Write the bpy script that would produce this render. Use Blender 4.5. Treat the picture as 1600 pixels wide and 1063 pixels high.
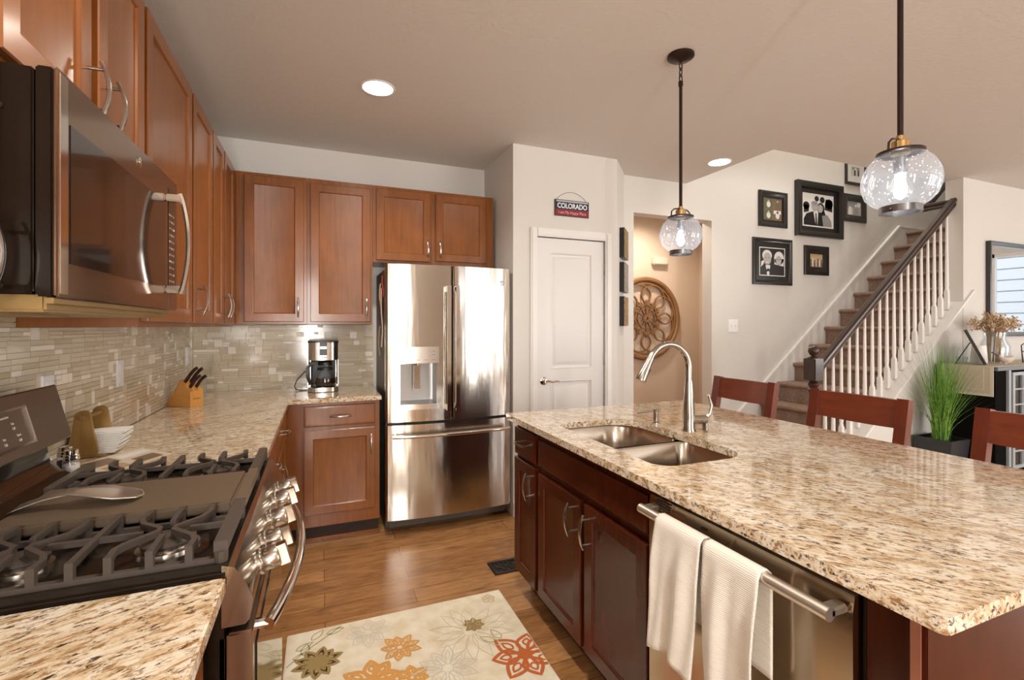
import bpy, bmesh, math, random
from mathutils import Vector, Matrix
random.seed(7)
S = bpy.context.scene
for o in list(bpy.data.objects): bpy.data.objects.remove(o)
COL = S.collection
PI = math.pi
# ------------------------------------------------------------------ camera
cd = bpy.data.cameras.new('camera'); cam = bpy.data.objects.new('camera', cd); COL.objects.link(cam)
cd.sensor_width = 36.0; cd.lens = 745.0/1600*36; cd.shift_y = -21.5/1600; cd.clip_start = 0.02
cam.location = (0, 0, 1.36); cam.rotation_euler = (PI/2, 0, math.radians(-22.0))
S.camera = cam
# ------------------------------------------------------------------ world, exposure, daylight
S.view_settings.view_transform = 'Standard'; S.view_settings.look = 'None'
S.view_settings.gamma = 1.0; S.view_settings.exposure = 0.42; S.view_settings.use_curve_mapping = False
w = bpy.data.worlds.new('world'); S.world = w; w.use_nodes = True
bg = w.node_tree.nodes['Background']; bg.inputs[0].default_value = (0.93, 0.96, 1.0, 1); bg.inputs[1].default_value = 1.5
def area(name, loc, rot, sx, sy, power, col):
    l = bpy.data.lights.new(name, 'AREA'); l.shape = 'RECTANGLE'; l.size = sx; l.size_y = sy; l.energy = power; l.color = col
    o = bpy.data.objects.new(name, l); o.location = loc; o.rotation_euler = rot; COL.objects.link(o); return o
DAY = (1.0, 0.965, 0.92)
area('daylight_narrow', (-.15, -3.12, 1.3), (PI/2, 0, 0), .36, 1.9, 95, DAY)      # narrow window behind the camera
for px_ in (3.55, 4.50, 5.50): area('daylight_patio', (px_, -3.10, 1.2), (PI/2, 0, 0), .42, 2.1, 23, DAY)   # three patio door panes behind the camera, to the right
area('daylight_living', (8.52, -1.6, 1.5), (PI/2, 0, PI/2), 1.7, 1.6, 62, DAY)
area('stairwell_fill', (4.6, 3.0, 5.05), (0, 0, 0), 1.6, 0.7, 36, (1.0, 0.95, 0.88))  # added area light for an unseen upper hall fixture; ceiling is closed
def spot(name, loc, power, col=(1.0, 0.92, 0.82), size=2.5, r=0.07):
    l = bpy.data.lights.new(name, 'SPOT'); l.energy = power; l.color = col; l.spot_size = size; l.spot_blend = 0.8; l.shadow_soft_size = r
    o = bpy.data.objects.new(name, l); o.location = loc; COL.objects.link(o); return o

# ------------------------------------------------------------------ materials
MATS = {}
def mat(name, col=(.8, .8, .8), rough=.5, metal=0., coat=0., spec=None, emit=None, estr=0., trans=0., ior=None, alpha=None):
    m = bpy.data.materials.new(name); m.use_nodes = True
    b = m.node_tree.nodes['Principled BSDF']
    b.inputs['Base Color'].default_value = (*col, 1); b.inputs['Roughness'].default_value = rough; b.inputs['Metallic'].default_value = metal
    b.inputs['Coat Weight'].default_value = coat; b.inputs['Coat Roughness'].default_value = .12
    if spec is not None: b.inputs['Specular IOR Level'].default_value = spec
    if emit: b.inputs['Emission Color'].default_value = (*emit, 1); b.inputs['Emission Strength'].default_value = estr
    if trans: b.inputs['Transmission Weight'].default_value = trans
    if ior: b.inputs['IOR'].default_value = ior
    MATS[name] = m; return m
def N(m, t, **k):
    n = m.node_tree.nodes.new(t)
    for a, v in k.items(): setattr(n, a, v)
    return n
def L(m, a, b): m.node_tree.links.new(a, b)
def P(m): return m.node_tree.nodes['Principled BSDF']
def coords(m, scale=(1, 1, 1), kind='Object'):
    t = N(m, 'ShaderNodeTexCoord'); mp = N(m, 'ShaderNodeMapping'); mp.inputs['Scale'].default_value = scale
    L(m, t.outputs[kind], mp.inputs[0]); return mp.outputs[0]
def noise(m, vec, scale, detail=4, rough=.55, dist=0.):
    n = N(m, 'ShaderNodeTexNoise'); n.inputs['Scale'].default_value = scale; n.inputs['Detail'].default_value = detail
    n.inputs['Roughness'].default_value = rough; n.inputs['Distortion'].default_value = dist
    L(m, vec, n.inputs['Vector']); return n.outputs['Fac']
def ramp(m, fac, stops):
    r = N(m, 'ShaderNodeValToRGB'); e = r.color_ramp.elements
    while len(e) < len(stops): e.new(.5)
    for i, (p, c) in enumerate(stops):
        e[i].position = p; e[i].color = (*c, 1) if len(c) == 3 else c
    L(m, fac, r.inputs[0]); return r.outputs[0]
def mix(m, fac, a, b, mode='MIX'):
    x = N(m, 'ShaderNodeMix', data_type='RGBA', blend_type=mode)
    for sock, v in ((0, fac), (6, a), (7, b)):
        if isinstance(v, (int, float)): x.inputs[sock].default_value = v
        elif isinstance(v, tuple): x.inputs[sock].default_value = (*v, 1)
        else: L(m, v, x.inputs[sock])
    return x.outputs[2]
def bump(m, h, s=.2, d=.01):
    b = N(m, 'ShaderNodeBump'); b.inputs['Strength'].default_value = s; b.inputs['Distance'].default_value = d
    L(m, h, b.inputs['Height']); L(m, b.outputs[0], P(m).inputs['Normal'])
def G(v): return (v, v, v)

def paint(name, col, bs=.10, sc=90):
    m = mat(name, col, .75, spec=.25); bump(m, noise(m, coords(m), sc, 3), bs, .004); return m
wall_m = paint('wall_paint', (.70, .672, .632))
ceil_m = paint('ceiling_paint', (.69, .66, .615), .6, 50)
hall_m = paint('hall_paint', (.66, .53, .42))
trim_m = mat('white_trim', (.80, .78, .75), .38)
doorw_m = mat('white_door', (.76, .75, .735), .42)

def wood(name, c1, c2, axis=2, rough=.30, coat=.20, sc=3.0):
    m = mat(name, c1, rough, coat=coat)
    s = [14, 14, 14]; s[axis] = 1.1
    v = coords(m, tuple(s)); n1 = noise(m, v, sc, 6, .6, .6)
    n2 = noise(m, coords(m, (1, 1, 1)), 6, 3)
    c = ramp(m, n1, [(.3, c2), (.7, c1)])
    n3 = noise(m, coords(m, (1, 1, .6)), 2.3, 4, .6, .5)
    c = mix(m, ramp(m, n2, [(.35, G(0.)), (.75, G(.35))]), c, tuple(x*.55 for x in c2))
    c = mix(m, ramp(m, n3, [(.35, G(0.)), (.7, G(.45))]), c, tuple(x*1.25 for x in c1))
    L(m, c, P(m).inputs['Base Color']); bump(m, n1, .04, .002); return m
cab_m = wood('cabinet_maple', (.275, .090, .017), (.175, .050, .008))
isl_m = wood('island_cherry_shaded', (.078, .0125, .0036), (.036, .0054, .0020), rough=.24, coat=.08); P(isl_m).inputs['Specular IOR Level'].default_value = .32  # cherry finish, darkened to put the island's shade into its colour
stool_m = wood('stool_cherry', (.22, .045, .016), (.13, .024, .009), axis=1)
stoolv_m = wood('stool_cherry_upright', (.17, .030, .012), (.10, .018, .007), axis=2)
dark_m = wood('dark_espresso', (.045, .020, .013), (.025, .011, .008), axis=0, rough=.28)
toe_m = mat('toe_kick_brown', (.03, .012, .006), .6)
block_m = wood('block_wood', (.62, .30, .08), (.50, .22, .05), axis=0, coat=.1)
oak_m = wood('medallion_wood', (.30, .15, .055), (.20, .095, .035), axis=0, coat=.0, rough=.6)
napw_m = wood('napkin_holder_wood', (.36, .21, .065), (.27, .15, .045), axis=2, coat=.1)

def granite(name, ang, seed, lt):
    """cream granite with brown and black flecks drawn out along direction ang"""
    m = mat(name, (.7, .6, .45), .06, coat=.3)
    t = N(m, 'ShaderNodeTexCoord'); rt = N(m, 'ShaderNodeMapping'); rt.inputs['Rotation'].default_value = (0, 0, -ang); rt.inputs['Location'].default_value = (seed, seed*.7, 0); L(m, t.outputs['Object'], rt.inputs[0])
    def sv(x, y, z):
        mp = N(m, 'ShaderNodeMapping'); mp.inputs['Scale'].default_value = (x, y, z); L(m, rt.outputs[0], mp.inputs[0]); return mp.outputs[0]
    big = noise(m, sv(1.0, 1.6, 1.5), 4.5, 5, .62, .8)
    med = noise(m, sv(1.0, 2.6, 2.0), 11, 6, .72, .5)
    fine = noise(m, sv(.95, 2.8, 2.2), 34, 6, .72, .5)
    dk = noise(m, sv(.95, 2.5, 2.2), 46, 5, .70, .4)
    gr = noise(m, sv(1, 1.5, 1), 120, 3)
    base = ramp(m, med, [(.34-lt, (.42, .26, .115)), (.44-lt, (.60, .445, .27)), (.53-lt, (.76, .66, .51)), (.70-lt, (.82, .765, .67))])
    base = mix(m, ramp(m, big, [(.32, G(.60)), (.52, G(0.))]), base, (.56, .385, .21))
    base = mix(m, ramp(m, gr, [(.45, G(0.)), (.7, G(.35))]), base, (.87, .82, .74))
    base = mix(m, ramp(m, fine, [(.515, G(0.)), (.585, G(.92))]), base, (.29, .150, .058))
    base = mix(m, ramp(m, dk, [(.565, G(0.)), (.615, G(.95))]), base, (.050, .026, .015))
    L(m, base, P(m).inputs['Base Color']); return m
gran_m = granite('granite_left', math.radians(25), 1.3, 0.); grani_m = granite('granite_island', math.radians(128), 4.1, .02)

def steel(name, col=(.60, .555, .50), rough=.24, axis=0, aniso=.75, wave=.0):
    """brushed metal: anisotropic, grain horizontal, slightly wavy sheet"""
    m = mat(name, col, rough, 1.0); p = P(m)
    p.inputs['Anisotropic'].default_value = aniso; p.inputs['Anisotropic Rotation'].default_value = .25
    tg = N(m, 'ShaderNodeTangent'); tg.direction_type = 'RADIAL'; tg.axis = 'Z'; L(m, tg.outputs[0], p.inputs['Tangent'])
    if wave:
        n = noise(m, coords(m, (5, 5, .8)), 2.0, 2); bump(m, n, wave, .02)
    return m
steel_m = steel('brushed_steel')
fridge_m = steel('fridge_steel', (.56, .515, .46), .16, 0, .85, .10)
warmsteel_m = steel('warm_steel', (.46, .375, .285), .20, 1)
faucet_m = mat('faucet_nickel', (.40, .36, .31), .22, 1.0)
chrome_m = mat('polished_nickel', (.72, .68, .63), .10, 1.0)
nickel_m = mat('brushed_nickel', (.50, .455, .40), .24, 1.0)
slate_m = mat('slate_steel', (.30, .205, .14), .13, .9)
panelblk_m = mat('panel_slate', (.19, .125, .085), .30, .7)
blackgl_m = mat('black_glass', (.012, .008, .006), .05, coat=.5)
darkbody_m = mat('dark_enamel', (.014, .009, .006), .10, spec=.28)
iron_m = mat('cast_iron', (.070, .054, .044), .42, 0, spec=.35); bump(iron_m, noise(iron_m, coords(iron_m), 250, 2), .25, .001)
griddle_m = mat('griddle_iron', (.16, .115, .075), .42, .35)
black_m = mat('black_plastic', (.010, .009, .008), .35)
bronze_m = mat('oil_bronze', (.035, .018, .012), .35, .6)
brass_m = mat('aged_brass', (.55, .36, .16), .28, 1.0)
sill_m = mat('steel_ring', (.24, .24, .25), .22, .95)
white_m = mat('white_plastic', (.82, .82, .82), .35)
ink_m = mat('white_ink', (.8, .78, .74), .5)
grout_m = mat('grout', (.52, .46, .375), .9)
tile_ms = []
for i, (c, r) in enumerate([((.67, .585, .44), .10), ((.62, .53, .385), .12), ((.71, .63, .49), .14), ((.87, .81, .71), .35), ((.58, .485, .335), .12), ((.68, .60, .46), .10)]):
    tile_ms.append(mat('mosaic_tile_%d' % i, c, r))
cream_m = mat('cream_tufts', (.72, .64, .50), .95, spec=.1)
n_ = noise(cream_m, coords(cream_m), 14, 5); L(cream_m, ramp(cream_m, n_, [(.35, (.78, .68, .49)), (.65, (.90, .83, .68))]), P(cream_m).inputs['Base Color'])
bump(cream_m, noise(cream_m, coords(cream_m), 260, 2), .5, .004)
rug_cols = {'rust': (.55, .15, .05), 'orange': (.70, .36, .11), 'olive': (.36, .26, .11), 'tan': (.66, .55, .36), 'grey': (.66, .63, .55), 'green': (.44, .42, .24)}
rug_ms = {k: mat('tuft_'+k, c, .95, spec=.1) for k, c in rug_cols.items()}
def floor_mat():
    m = mat('oak_planks', (.4, .2, .08), .24, coat=.15)
    v = coords(m)
    br = N(m, 'ShaderNodeTexBrick'); br.offset = .37; br.inputs['Scale'].default_value = 1.0
    br.inputs['Brick Width'].default_value = 1.15; br.inputs['Row Height'].default_value = .127
    br.inputs['Mortar Size'].default_value = .0016; br.inputs['Mortar Smooth'].default_value = .1; br.inputs['Bias'].default_value = 0
    br.inputs['Color1'].default_value = (.52, .265, .105, 1); br.inputs['Color2'].default_value = (.35, .165, .060, 1); br.inputs['Mortar'].default_value = (.13, .06, .022, 1)
    L(m, v, br.inputs['Vector'])
    g = noise(m, coords(m, (1.6, 16, 1)), 4, 6, .65, .8)
    k = noise(m, coords(m, (1.2, 4, 1)), 3.2, 4, .6, 1.2)
    c = mix(m, 1.0, br.outputs['Color'], ramp(m, g, [(.25, G(.62)), (.6, G(1.05))]), 'MULTIPLY')
    c = mix(m, 1.0, c, ramp(m, k, [(.3, G(.70)), (.55, G(1.08))]), 'MULTIPLY')
    L(m, c, P(m).inputs['Base Color'])
    bump(m, g, .05, .002); return m
floor_m = floor_mat()
def carpet():
    m = mat('stair_carpet', (.36, .25, .17), .95, spec=.1)
    n = noise(m, coords(m), 130, 4, .7); n2 = noise(m, coords(m), 22, 3)
    c = mix(m, ramp(m, n2, [(.35, G(0.)), (.7, G(.5))]), ramp(m, n, [(.35, (.17, .10, .072)), (.62, (.45, .32, .245))]), (.27, .175, .13))
    L(m, c, P(m).inputs['Base Color']); bump(m, n, .8, .01); return m
carpet_m = carpet()
towel_m = mat('waffle_cotton', (.82, .775, .70), .9, spec=.1)
ck = N(towel_m, 'ShaderNodeTexWave', wave_type='BANDS', bands_direction='Z'); ck.inputs['Scale'].default_value = 70; L(towel_m, coords(towel_m), ck.inputs['Vector'])
bump(towel_m, ck.outputs['Fac'], .35, .003)
grass_m = mat('green_blades', (.10, .26, .035), .45)
gn = noise(grass_m, coords(grass_m, (30, 30, 2)), 3, 2); L(grass_m, ramp(grass_m, gn, [(.35, (.035, .12, .012)), (.5, (.12, .31, .03)), (.68, (.32, .50, .12))]), P(grass_m).inputs['Base Color'])
linen_m = mat('linen', (.58, .50, .40), .9, spec=.1); linen2_m = mat('linen_border', (.70, .63, .53), .9, spec=.1)
navy_m = mat('sign_navy', (.010, .018, .055), .6); red_m = mat('sign_red', (.24, .018, .03), .6); signframe_m = mat('sign_frame', (.06, .035, .02), .6)
photo_w = mat('photo_white', (.72, .70, .67), .4); photo_k = mat('photo_black', (.015, .014, .013), .35); photo_g = mat('photo_grey', (.28, .27, .26), .4); photo_l = mat('photo_skin_grey', (.42, .40, .38), .4)
photo_s = mat('photo_sepia', (.55, .40, .22), .4); photo_b = mat('photo_brown', (.20, .12, .07), .4); mat_black = mat('mat_board_black', (.02, .018, .016), .25)
frame_m = mat('black_frame', (.018, .014, .012), .22, coat=.4)
def gold_tex(name, c1, c2):
    m = mat(name, c1, .35, .6); n = noise(m, coords(m), 45, 4, .7, 1.0)
    L(m, ramp(m, n, [(.4, c2), (.6, c1)]), P(m).inputs['Base Color']); bump(m, n, .6, .01); return m
gold_m = gold_tex('gold_leaf', (.55, .40, .16), (.16, .10, .04)); silver_m = gold_tex('silver_leaf', (.55, .53, .50), (.17, .15, .13)); gold2_m = gold_tex('pale_gold_leaf', (.60, .44, .22), (.25, .13, .06))
def thin_glass(name, tint=(.96, .98, 1.0), seeds=False, refl=.12):
    m = mat(name, (1, 1, 1), .02); nt = m.node_tree
    out = nt.nodes['Material Output']
    tr = N(m, 'ShaderNodeBsdfTransparent'); tr.inputs[0].default_value = (*tint, 1)
    gl = N(m, 'ShaderNodeBsdfGlossy'); gl.inputs['Roughness'].default_value = .03
    lw = N(m, 'ShaderNodeLayerWeight'); lw.inputs['Blend'].default_value = .30
    mp = N(m, 'ShaderNodeMath', operation='MULTIPLY_ADD'); mp.inputs[1].default_value = .42; mp.inputs[2].default_value = refl*.35
    L(m, lw.outputs['Facing'], mp.inputs[0])
    mx = N(m, 'ShaderNodeMixShader'); L(m, mp.outputs[0], mx.inputs[0]); L(m, tr.outputs[0], mx.inputs[1]); L(m, gl.outputs[0], mx.inputs[2])
    res = mx.outputs[0]
    if seeds:
        vo = N(m, 'ShaderNodeTexVoronoi'); vo.inputs['Scale'].default_value = 85; L(m, coords(m), vo.inputs['Vector'])
        r = ramp(m, vo.outputs['Distance'], [(.10, G(.9)), (.19, G(.0))])
        nz = noise(m, coords(m), 18, 2); r2 = mix(m, 1.0, r, ramp(m, nz, [(.36, G(0.)), (.5, G(1.))]), 'MULTIPLY')
        ad = N(m, 'ShaderNodeMath', operation='ADD'); ad.inputs[1].default_value = .065; L(m, r2, ad.inputs[0])
        df = N(m, 'ShaderNodeBsdfTranslucent'); df.inputs[0].default_value = (.92, .95, 1, 1)
        dd = N(m, 'ShaderNodeBsdfDiffuse'); dd.inputs[0].default_value = (.92, .95, 1, 1)
        a2 = N(m, 'ShaderNodeMixShader'); a2.inputs[0].default_value = .5; L(m, df.outputs[0], a2.inputs[1]); L(m, dd.outputs[0], a2.inputs[2])
        m3 = N(m, 'ShaderNodeMixShader'); L(m, ad.outputs[0], m3.inputs[0]); L(m, res, m3.inputs[1]); L(m, a2.outputs[0], m3.inputs[2]); res = m3.outputs[0]
    L(m, res, out.inputs[0]); return m
globe_m = thin_glass('seeded_glass', seeds=True); glass_m = thin_glass('clear_glass'); bulbgl_m = thin_glass('bulb_glass', (1, 1, 1), refl=.05)
def emis(name, col, s):
    m = mat(name, (1, 1, 1), .5, emit=col, estr=s); return m
glow_m = emis('bulb_glow', (.90, .95, 1.0), 70); can_m = emis('can_light_lens', (1.0, .90, .76), 14); lcd_m = emis('lcd_white', (.85, .92, 1.0), 1.0)
mirror_m = mat('mirror_glass', (.80, .83, .86), .02, 1.0)
siding_m = mat('white_siding', (.72, .75, .78), .6)

# ------------------------------------------------------------------ mesh builder
class MB:
    def __init__(s): s.v = []; s.f = []; s.m = []; s.mi = 0
    def face(s, ids): s.f.append(tuple(ids)); s.m.append(s.mi)
    def add(s, vs, fs):
        b = len(s.v); s.v += [Vector(p) for p in vs]
        for f in fs: s.face([b+i for i in f])
        return s
    def box(s, x0, y0, z0, x1, y1, z1, bev=0.):
        x0, x1 = min(x0, x1), max(x0, x1); y0, y1 = min(y0, y1), max(y0, y1); z0, z1 = min(z0, z1), max(z0, z1)
        if bev > 0:
            bm = bmesh.new(); bmesh.ops.create_cube(bm, size=1)
            for v in bm.verts: v.co = Vector(((x0+x1)/2+v.co.x*(x1-x0), (y0+y1)/2+v.co.y*(y1-y0), (z0+z1)/2+v.co.z*(z1-z0)))
            bmesh.ops.bevel(bm, geom=list(bm.edges), offset=min(bev, .45*min(x1-x0, y1-y0, z1-z0)), segments=2, affect='EDGES')
            s.bm(bm); return s
        return s.add([(x, y, z) for z in (z0, z1) for y in (y0, y1) for x in (x0, x1)], [(0, 2, 3, 1), (4, 5, 7, 6), (0, 1, 5, 4), (2, 6, 7, 3), (0, 4, 6, 2), (1, 3, 7, 5)])
    def bm(s, bm):
        bm.verts.index_update(); s.add([v.co.copy() for v in bm.verts], [[v.index for v in f.verts] for f in bm.faces]); bm.free()
    def obox(s, o, u, v, w):      # oriented box: corner o, three edge vectors
        o, u, v, w = map(Vector, (o, u, v, w))
        return s.add([o, o+u, o+v, o+u+v, o+w, o+u+w, o+v+w, o+u+v+w], [(0, 2, 3, 1), (4, 5, 7, 6), (0, 1, 5, 4), (2, 6, 7, 3), (0, 4, 6, 2), (1, 3, 7, 5)])
    def sweep(s, pts, sect, up=(0, 0, 1), closed=False, cap=True):
        """sect: list of (a,b) offsets or function i->list; a along side, b along up"""
        pts = [Vector(p) for p in pts]; n = len(pts); rings = []; up = Vector(up); b0 = len(s.v)
        for i, p in enumerate(pts):
            if closed: t = (pts[(i+1) % n]-pts[i-1])
            else: t = pts[min(i+1, n-1)]-pts[max(i-1, 0)]
            t.normalize()
            side = t.cross(up)
            if side.length < 1e-4: side = t.cross(Vector((1, 0, .01)))
            side.normalize(); u2 = side.cross(t).normalized()
            sc = sect(i/(max(1, n-1))) if callable(sect) else sect
            for a, b in sc: s.v.append(p+side*a+u2*b)
        k = len(sc)
        for i in range(n if closed else n-1):
            for j in range(k):
                s.face((b0+i*k+j, b0+i*k+(j+1) % k, b0+((i+1) % n)*k+(j+1) % k, b0+((i+1) % n)*k+j))
        if cap and not closed:
            s.face([b0+j for j in range(k)][::-1]); s.face([b0+(n-1)*k+j for j in range(k)])
        return s
    def tube(s, pts, r, k=10, closed=False, up=(0, 0, 1)):
        f = (lambda t: [(math.cos(2*PI*j/k)*r(t), math.sin(2*PI*j/k)*r(t)) for j in range(k)]) if callable(r) else [(math.cos(2*PI*j/k)*r, math.sin(2*PI*j/k)*r) for j in range(k)]
        return s.sweep(pts, f, up, closed)
    def bar(s, pts, wd, ht, up=(0, 0, 1), closed=False):
        return s.sweep(pts, [(-wd/2, -ht/2), (wd/2, -ht/2), (wd/2, ht/2), (-wd/2, ht/2)], up, closed)
    def lathe(s, prof, c=(0, 0, 0), k=24, ax=(0, 0, 1), cap=True):
        ax = Vector(ax).normalized(); x = ax.orthogonal().normalized(); y = ax.cross(x); c = Vector(c); b0 = len(s.v)
        for r, h in prof:
            for j in range(k): s.v.append(c+ax*h+(x*math.cos(2*PI*j/k)+y*math.sin(2*PI*j/k))*r)
        for i in range(len(prof)-1):
            for j in range(k): s.face((b0+i*k+j, b0+i*k+(j+1) % k, b0+(i+1)*k+(j+1) % k, b0+(i+1)*k+j))
        if cap:
            s.face([b0+j for j in range(k)][::-1]); s.face([b0+(len(prof)-1)*k+j for j in range(k)])
        return s
    def prism(s, poly, a0, a1, fn):   # fn(p,q,a) -> point
        n = len(poly)
        return s.add([fn(p, q, a0) for p, q in poly]+[fn(p, q, a1) for p, q in poly], [list(range(n))[::-1], [n+i for i in range(n)]]+[(i, (i+1) % n, n+(i+1) % n, n+i) for i in range(n)])
    def sphere(s, c, r, k=14, sz=1.):
        return s.lathe([(max(r*math.sin(PI*i/10), 1e-4), -r*sz*math.cos(PI*i/10)) for i in range(11)], c, k)
    def build(s, name, mats, parent=None, smooth=35, normals=True, solid=0.):
        mats = mats if isinstance(mats, (list, tuple)) else [mats]
        off = Vector((0, 0, 0))
        if parent is not None:
            r = parent
            while r.parent: r = r.parent
            if not r.get('_local'): off = Vector(r.location)
        else:
            xs = [v.x for v in s.v]; ys = [v.y for v in s.v]; zs = [v.z for v in s.v]
            off = Vector(((min(xs)+max(xs))/2, (min(ys)+max(ys))/2, min(zs)))
        me = bpy.data.meshes.new(name); me.from_pydata([v-off for v in s.v], [], s.f)
        for m in mats: me.materials.append(m)
        me.polygons.foreach_set('material_index', s.m)
        if normals:
            b = bmesh.new(); b.from_mesh(me); bmesh.ops.recalc_face_normals(b, faces=b.faces); b.to_mesh(me); b.free()
        me.polygons.foreach_set('use_smooth', [True]*len(me.polygons)); me.update()
        me.set_sharp_from_angle(angle=math.radians(smooth))
        o = bpy.data.objects.new(name, me); COL.objects.link(o)
        if parent is not None: o.parent = parent
        else: o.location = off
        if solid:
            md = o.modifiers.new('thickness', 'SOLIDIFY'); md.thickness = solid; md.offset = 0
        return o
def tag(o, label, cat, group=None, kind=None):
    if label: o['label'] = label
    if cat: o['category'] = cat
    if group: o['group'] = group
    if kind: o['kind'] = kind
    return o
def thing(name, label, cat, loc, group=None, local=False, rot=0.):
    o = bpy.data.objects.new(name, None); COL.objects.link(o); o.location = loc; o.rotation_euler = (0, 0, rot); o.empty_display_size = .05
    if local: o['_local'] = 1
    return tag(o, label, cat, group)
def struct(name, mb, mats, parent=None, label=None, **k):
    o = mb.build(name, mats, parent, **k); o['kind'] = 'structure'
    if label: o['label'] = label
    return o
def copy_tree(o, parent=None):
    c = o.copy(); COL.objects.link(c)
    if parent is not None: c.parent = parent
    for ch in [q for q in bpy.data.objects if q.parent == o]: copy_tree(ch, c)
    return c
def text_part(s, txt, size, o, u, v, ext=.0006, sx=1., bold=0.):
    """lettering laid on the plane (o,u,v), centred on o"""
    cu = bpy.data.curves.new('t', 'FONT'); cu.body = txt; cu.size = size; cu.extrude = ext; cu.align_x = 'CENTER'; cu.align_y = 'CENTER'; cu.offset = bold
    ob = bpy.data.objects.new('t', cu); COL.objects.link(ob); dg = bpy.context.evaluated_depsgraph_get()
    me = bpy.data.meshes.new_from_object(ob.evaluated_get(dg)); o = Vector(o); u = Vector(u).normalized(); v = Vector(v).normalized(); n = u.cross(v)
    s.add([o+u*(p.co.x*sx)+v*p.co.y+n*(p.co.z+ext) for p in me.vertices], [list(f.vertices) for f in me.polygons])
    bpy.data.objects.remove(ob); bpy.data.curves.remove(cu); bpy.data.meshes.remove(me); return s
def rings(s, o, u, v, n, W, H, prof, cap=True):
    """concentric rectangles from profile [(inset, height)], closed by a flat cap"""
    o, u, v, n = map(Vector, (o, u, v, n)); b0 = len(s.v)
    for i, h in prof:
        for a, b in ((i, i), (W-i, i), (W-i, H-i), (i, H-i)): s.v.append(o+u*a+v*b+n*h)
    for r in range(len(prof)-1):
        for j in range(4): s.face((b0+r*4+j, b0+r*4+(j+1) % 4, b0+r*4+4+(j+1) % 4, b0+r*4+4+j))
    if cap:
        e = b0+(len(prof)-1)*4; s.face((e, e+1, e+2, e+3))
    return s
Z = (0, 0, 1)
def pull(door, c, axis, n, Ln=.128, mt=None, out=.034):
    """arched bow pull"""
    c, axis, n = Vector(c), Vector(axis).normalized(), Vector(n).normalized(); m = MB()
    side = axis.cross(n)
    pts = [c+axis*(Ln*(t-.5))+n*(out-.010+.016*(1-(2*t-1)**2)) for t in [i/12 for i in range(13)]]
    m.sweep(pts, lambda t: [(a*(.0058 if .1 < t < .9 else .0045), b*(.0040)) for a, b in [(-1, -.6), (-.6, -1), (.6, -1), (1, -.6), (1, .6), (.6, 1), (-.6, 1), (-1, .6)]], up=n)
    for k in (-1, 1):
        p = c+axis*(k*Ln*.36); m.tube([p-n*.0005, p+n*(out-.002)], .0042, 8, up=axis)
    return m.build('handle', mt or nickel_m, door)
def cabinet_door(parent, o, u, n, W, H, mt, name='door', t=.019, fw=.052, label=None):
    s = MB()
    rings(s, o, u, Z, n, W, H, [(0, 0), (0, t-.003), (.003, t), (fw, t), (fw+.003, t-.002), (fw+.006, t-.0075), (fw+.012, t-.009)])
    o2, u2, n2 = Vector(o), Vector(u), Vector(n)
    return s.build(name, mt, parent, smooth=20)
def slab_front(parent, o, u, n, W, H, mt, name='drawer', t=.019):
    s = MB(); rings(s, o, u, Z, n, W, H, [(0, 0), (0, t-.005), (.004, t-.001), (.012, t), (.016, t)])
    return s.build(name, mt, parent, smooth=20)
def add_back(s): return s

# ------------------------------------------------------------------ room shell
CH = 2.67; YB = 3.80; YR = 3.46; XL = -.80; XR = 8.6; YF = -3.2
s = MB(); s.box(XL-.1, YF-.1, -.08, XR+.1, 4.7, 0); struct('floor', s, floor_m, label='medium brown oak plank floor with wide boards')
s = MB()
for x0, y0, x1, y1 in ((XL, YF, XR, 2.55), (XL, 2.55, 3.12, YB+.1), (7.6, 2.55, XR, YB), (1.0, YB, 3.12, 4.62), (3.12, YR+.12, 4.5, 4.62)): s.box(x0, y0, CH, x1, y1, CH+.12)
struct('ceiling', s, ceil_m, label='textured tan ceiling')
def windowed_wall(s, axis, pos, th, a0, a1, H, holes):
    """wall along axis 'x' or 'y' at pos, thickness th, with rectangular holes (a0,z0,a1,z1)"""
    def b(p, q, z0, z1):
        if q-p < 1e-4 or z1-z0 < 1e-4: return
        if axis == 'x': s.box(p, pos, z0, q, pos+th, z1)
        else: s.box(pos, p, z0, pos+th, q, z1)
    cur = a0
    for h0, z0, h1, z1 in sorted(holes):
        b(cur, h0, 0, H); b(h0, h1, 0, z0); b(h0, h1, z1, H); cur = h1
    b(cur, a1, 0, H)
s = MB(); s.box(XL-.1, YF, 0, XL, YB, CH); wl = struct('wall_left', s, wall_m)
s = MB(); s.box(XL, YB, 0, 1.285, YB+.1, CH); wb = struct('wall_back', s, wall_m)
# pantry corner: side by the fridge, front with the door opening, chamfer
s = MB(); s.box(1.285, 3.26, 0, 1.385, YB, CH)
s.box(1.285, 3.16, 0, 1.465, 3.26, CH); s.box(2.056, 3.16, 0, 2.165, 3.26, CH); s.box(1.465, 3.16, 2.02, 2.056, 3.26, CH)
s.prism([(2.165, 3.16), (2.42, 3.43), (2.42, 3.46), (2.42, 3.58), (2.165, 3.26)], 0, CH, lambda p, q, a: (p, q, a))
struct('wall_pantry', s, wall_m, label='pale painted pantry wall holding the white door')
s = MB(); s.box(1.465, 3.262, 0, 2.056, 3.28, 2.02); struct('wall_pantry_inner', s, doorw_m)
# wall with the hall opening and the stair wall
s = MB(); s.box(2.42, YR, 0, 2.542, YR+.12, CH); s.box(2.542, YR, 2.355, 3.427, YR+.12, CH); s.box(3.427, YR, 0, 7.7, YR+.12, 5.2)
s.box(3.10, YR, CH, 3.427, YR+.12, 5.2)
struct('wall_stair', s, wall_m, label='pale wall along the carpeted stairs with the hall opening')
s = MB(); s.box(2.2, 4.5, 0, 4.26, 4.6, CH); s.box(4.26, 3.58, 0, 4.36, 4.6, CH); s.box(2.2, 3.59, 0, 2.3, 4.5, CH); struct('wall_hall', s, hall_m)
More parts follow.
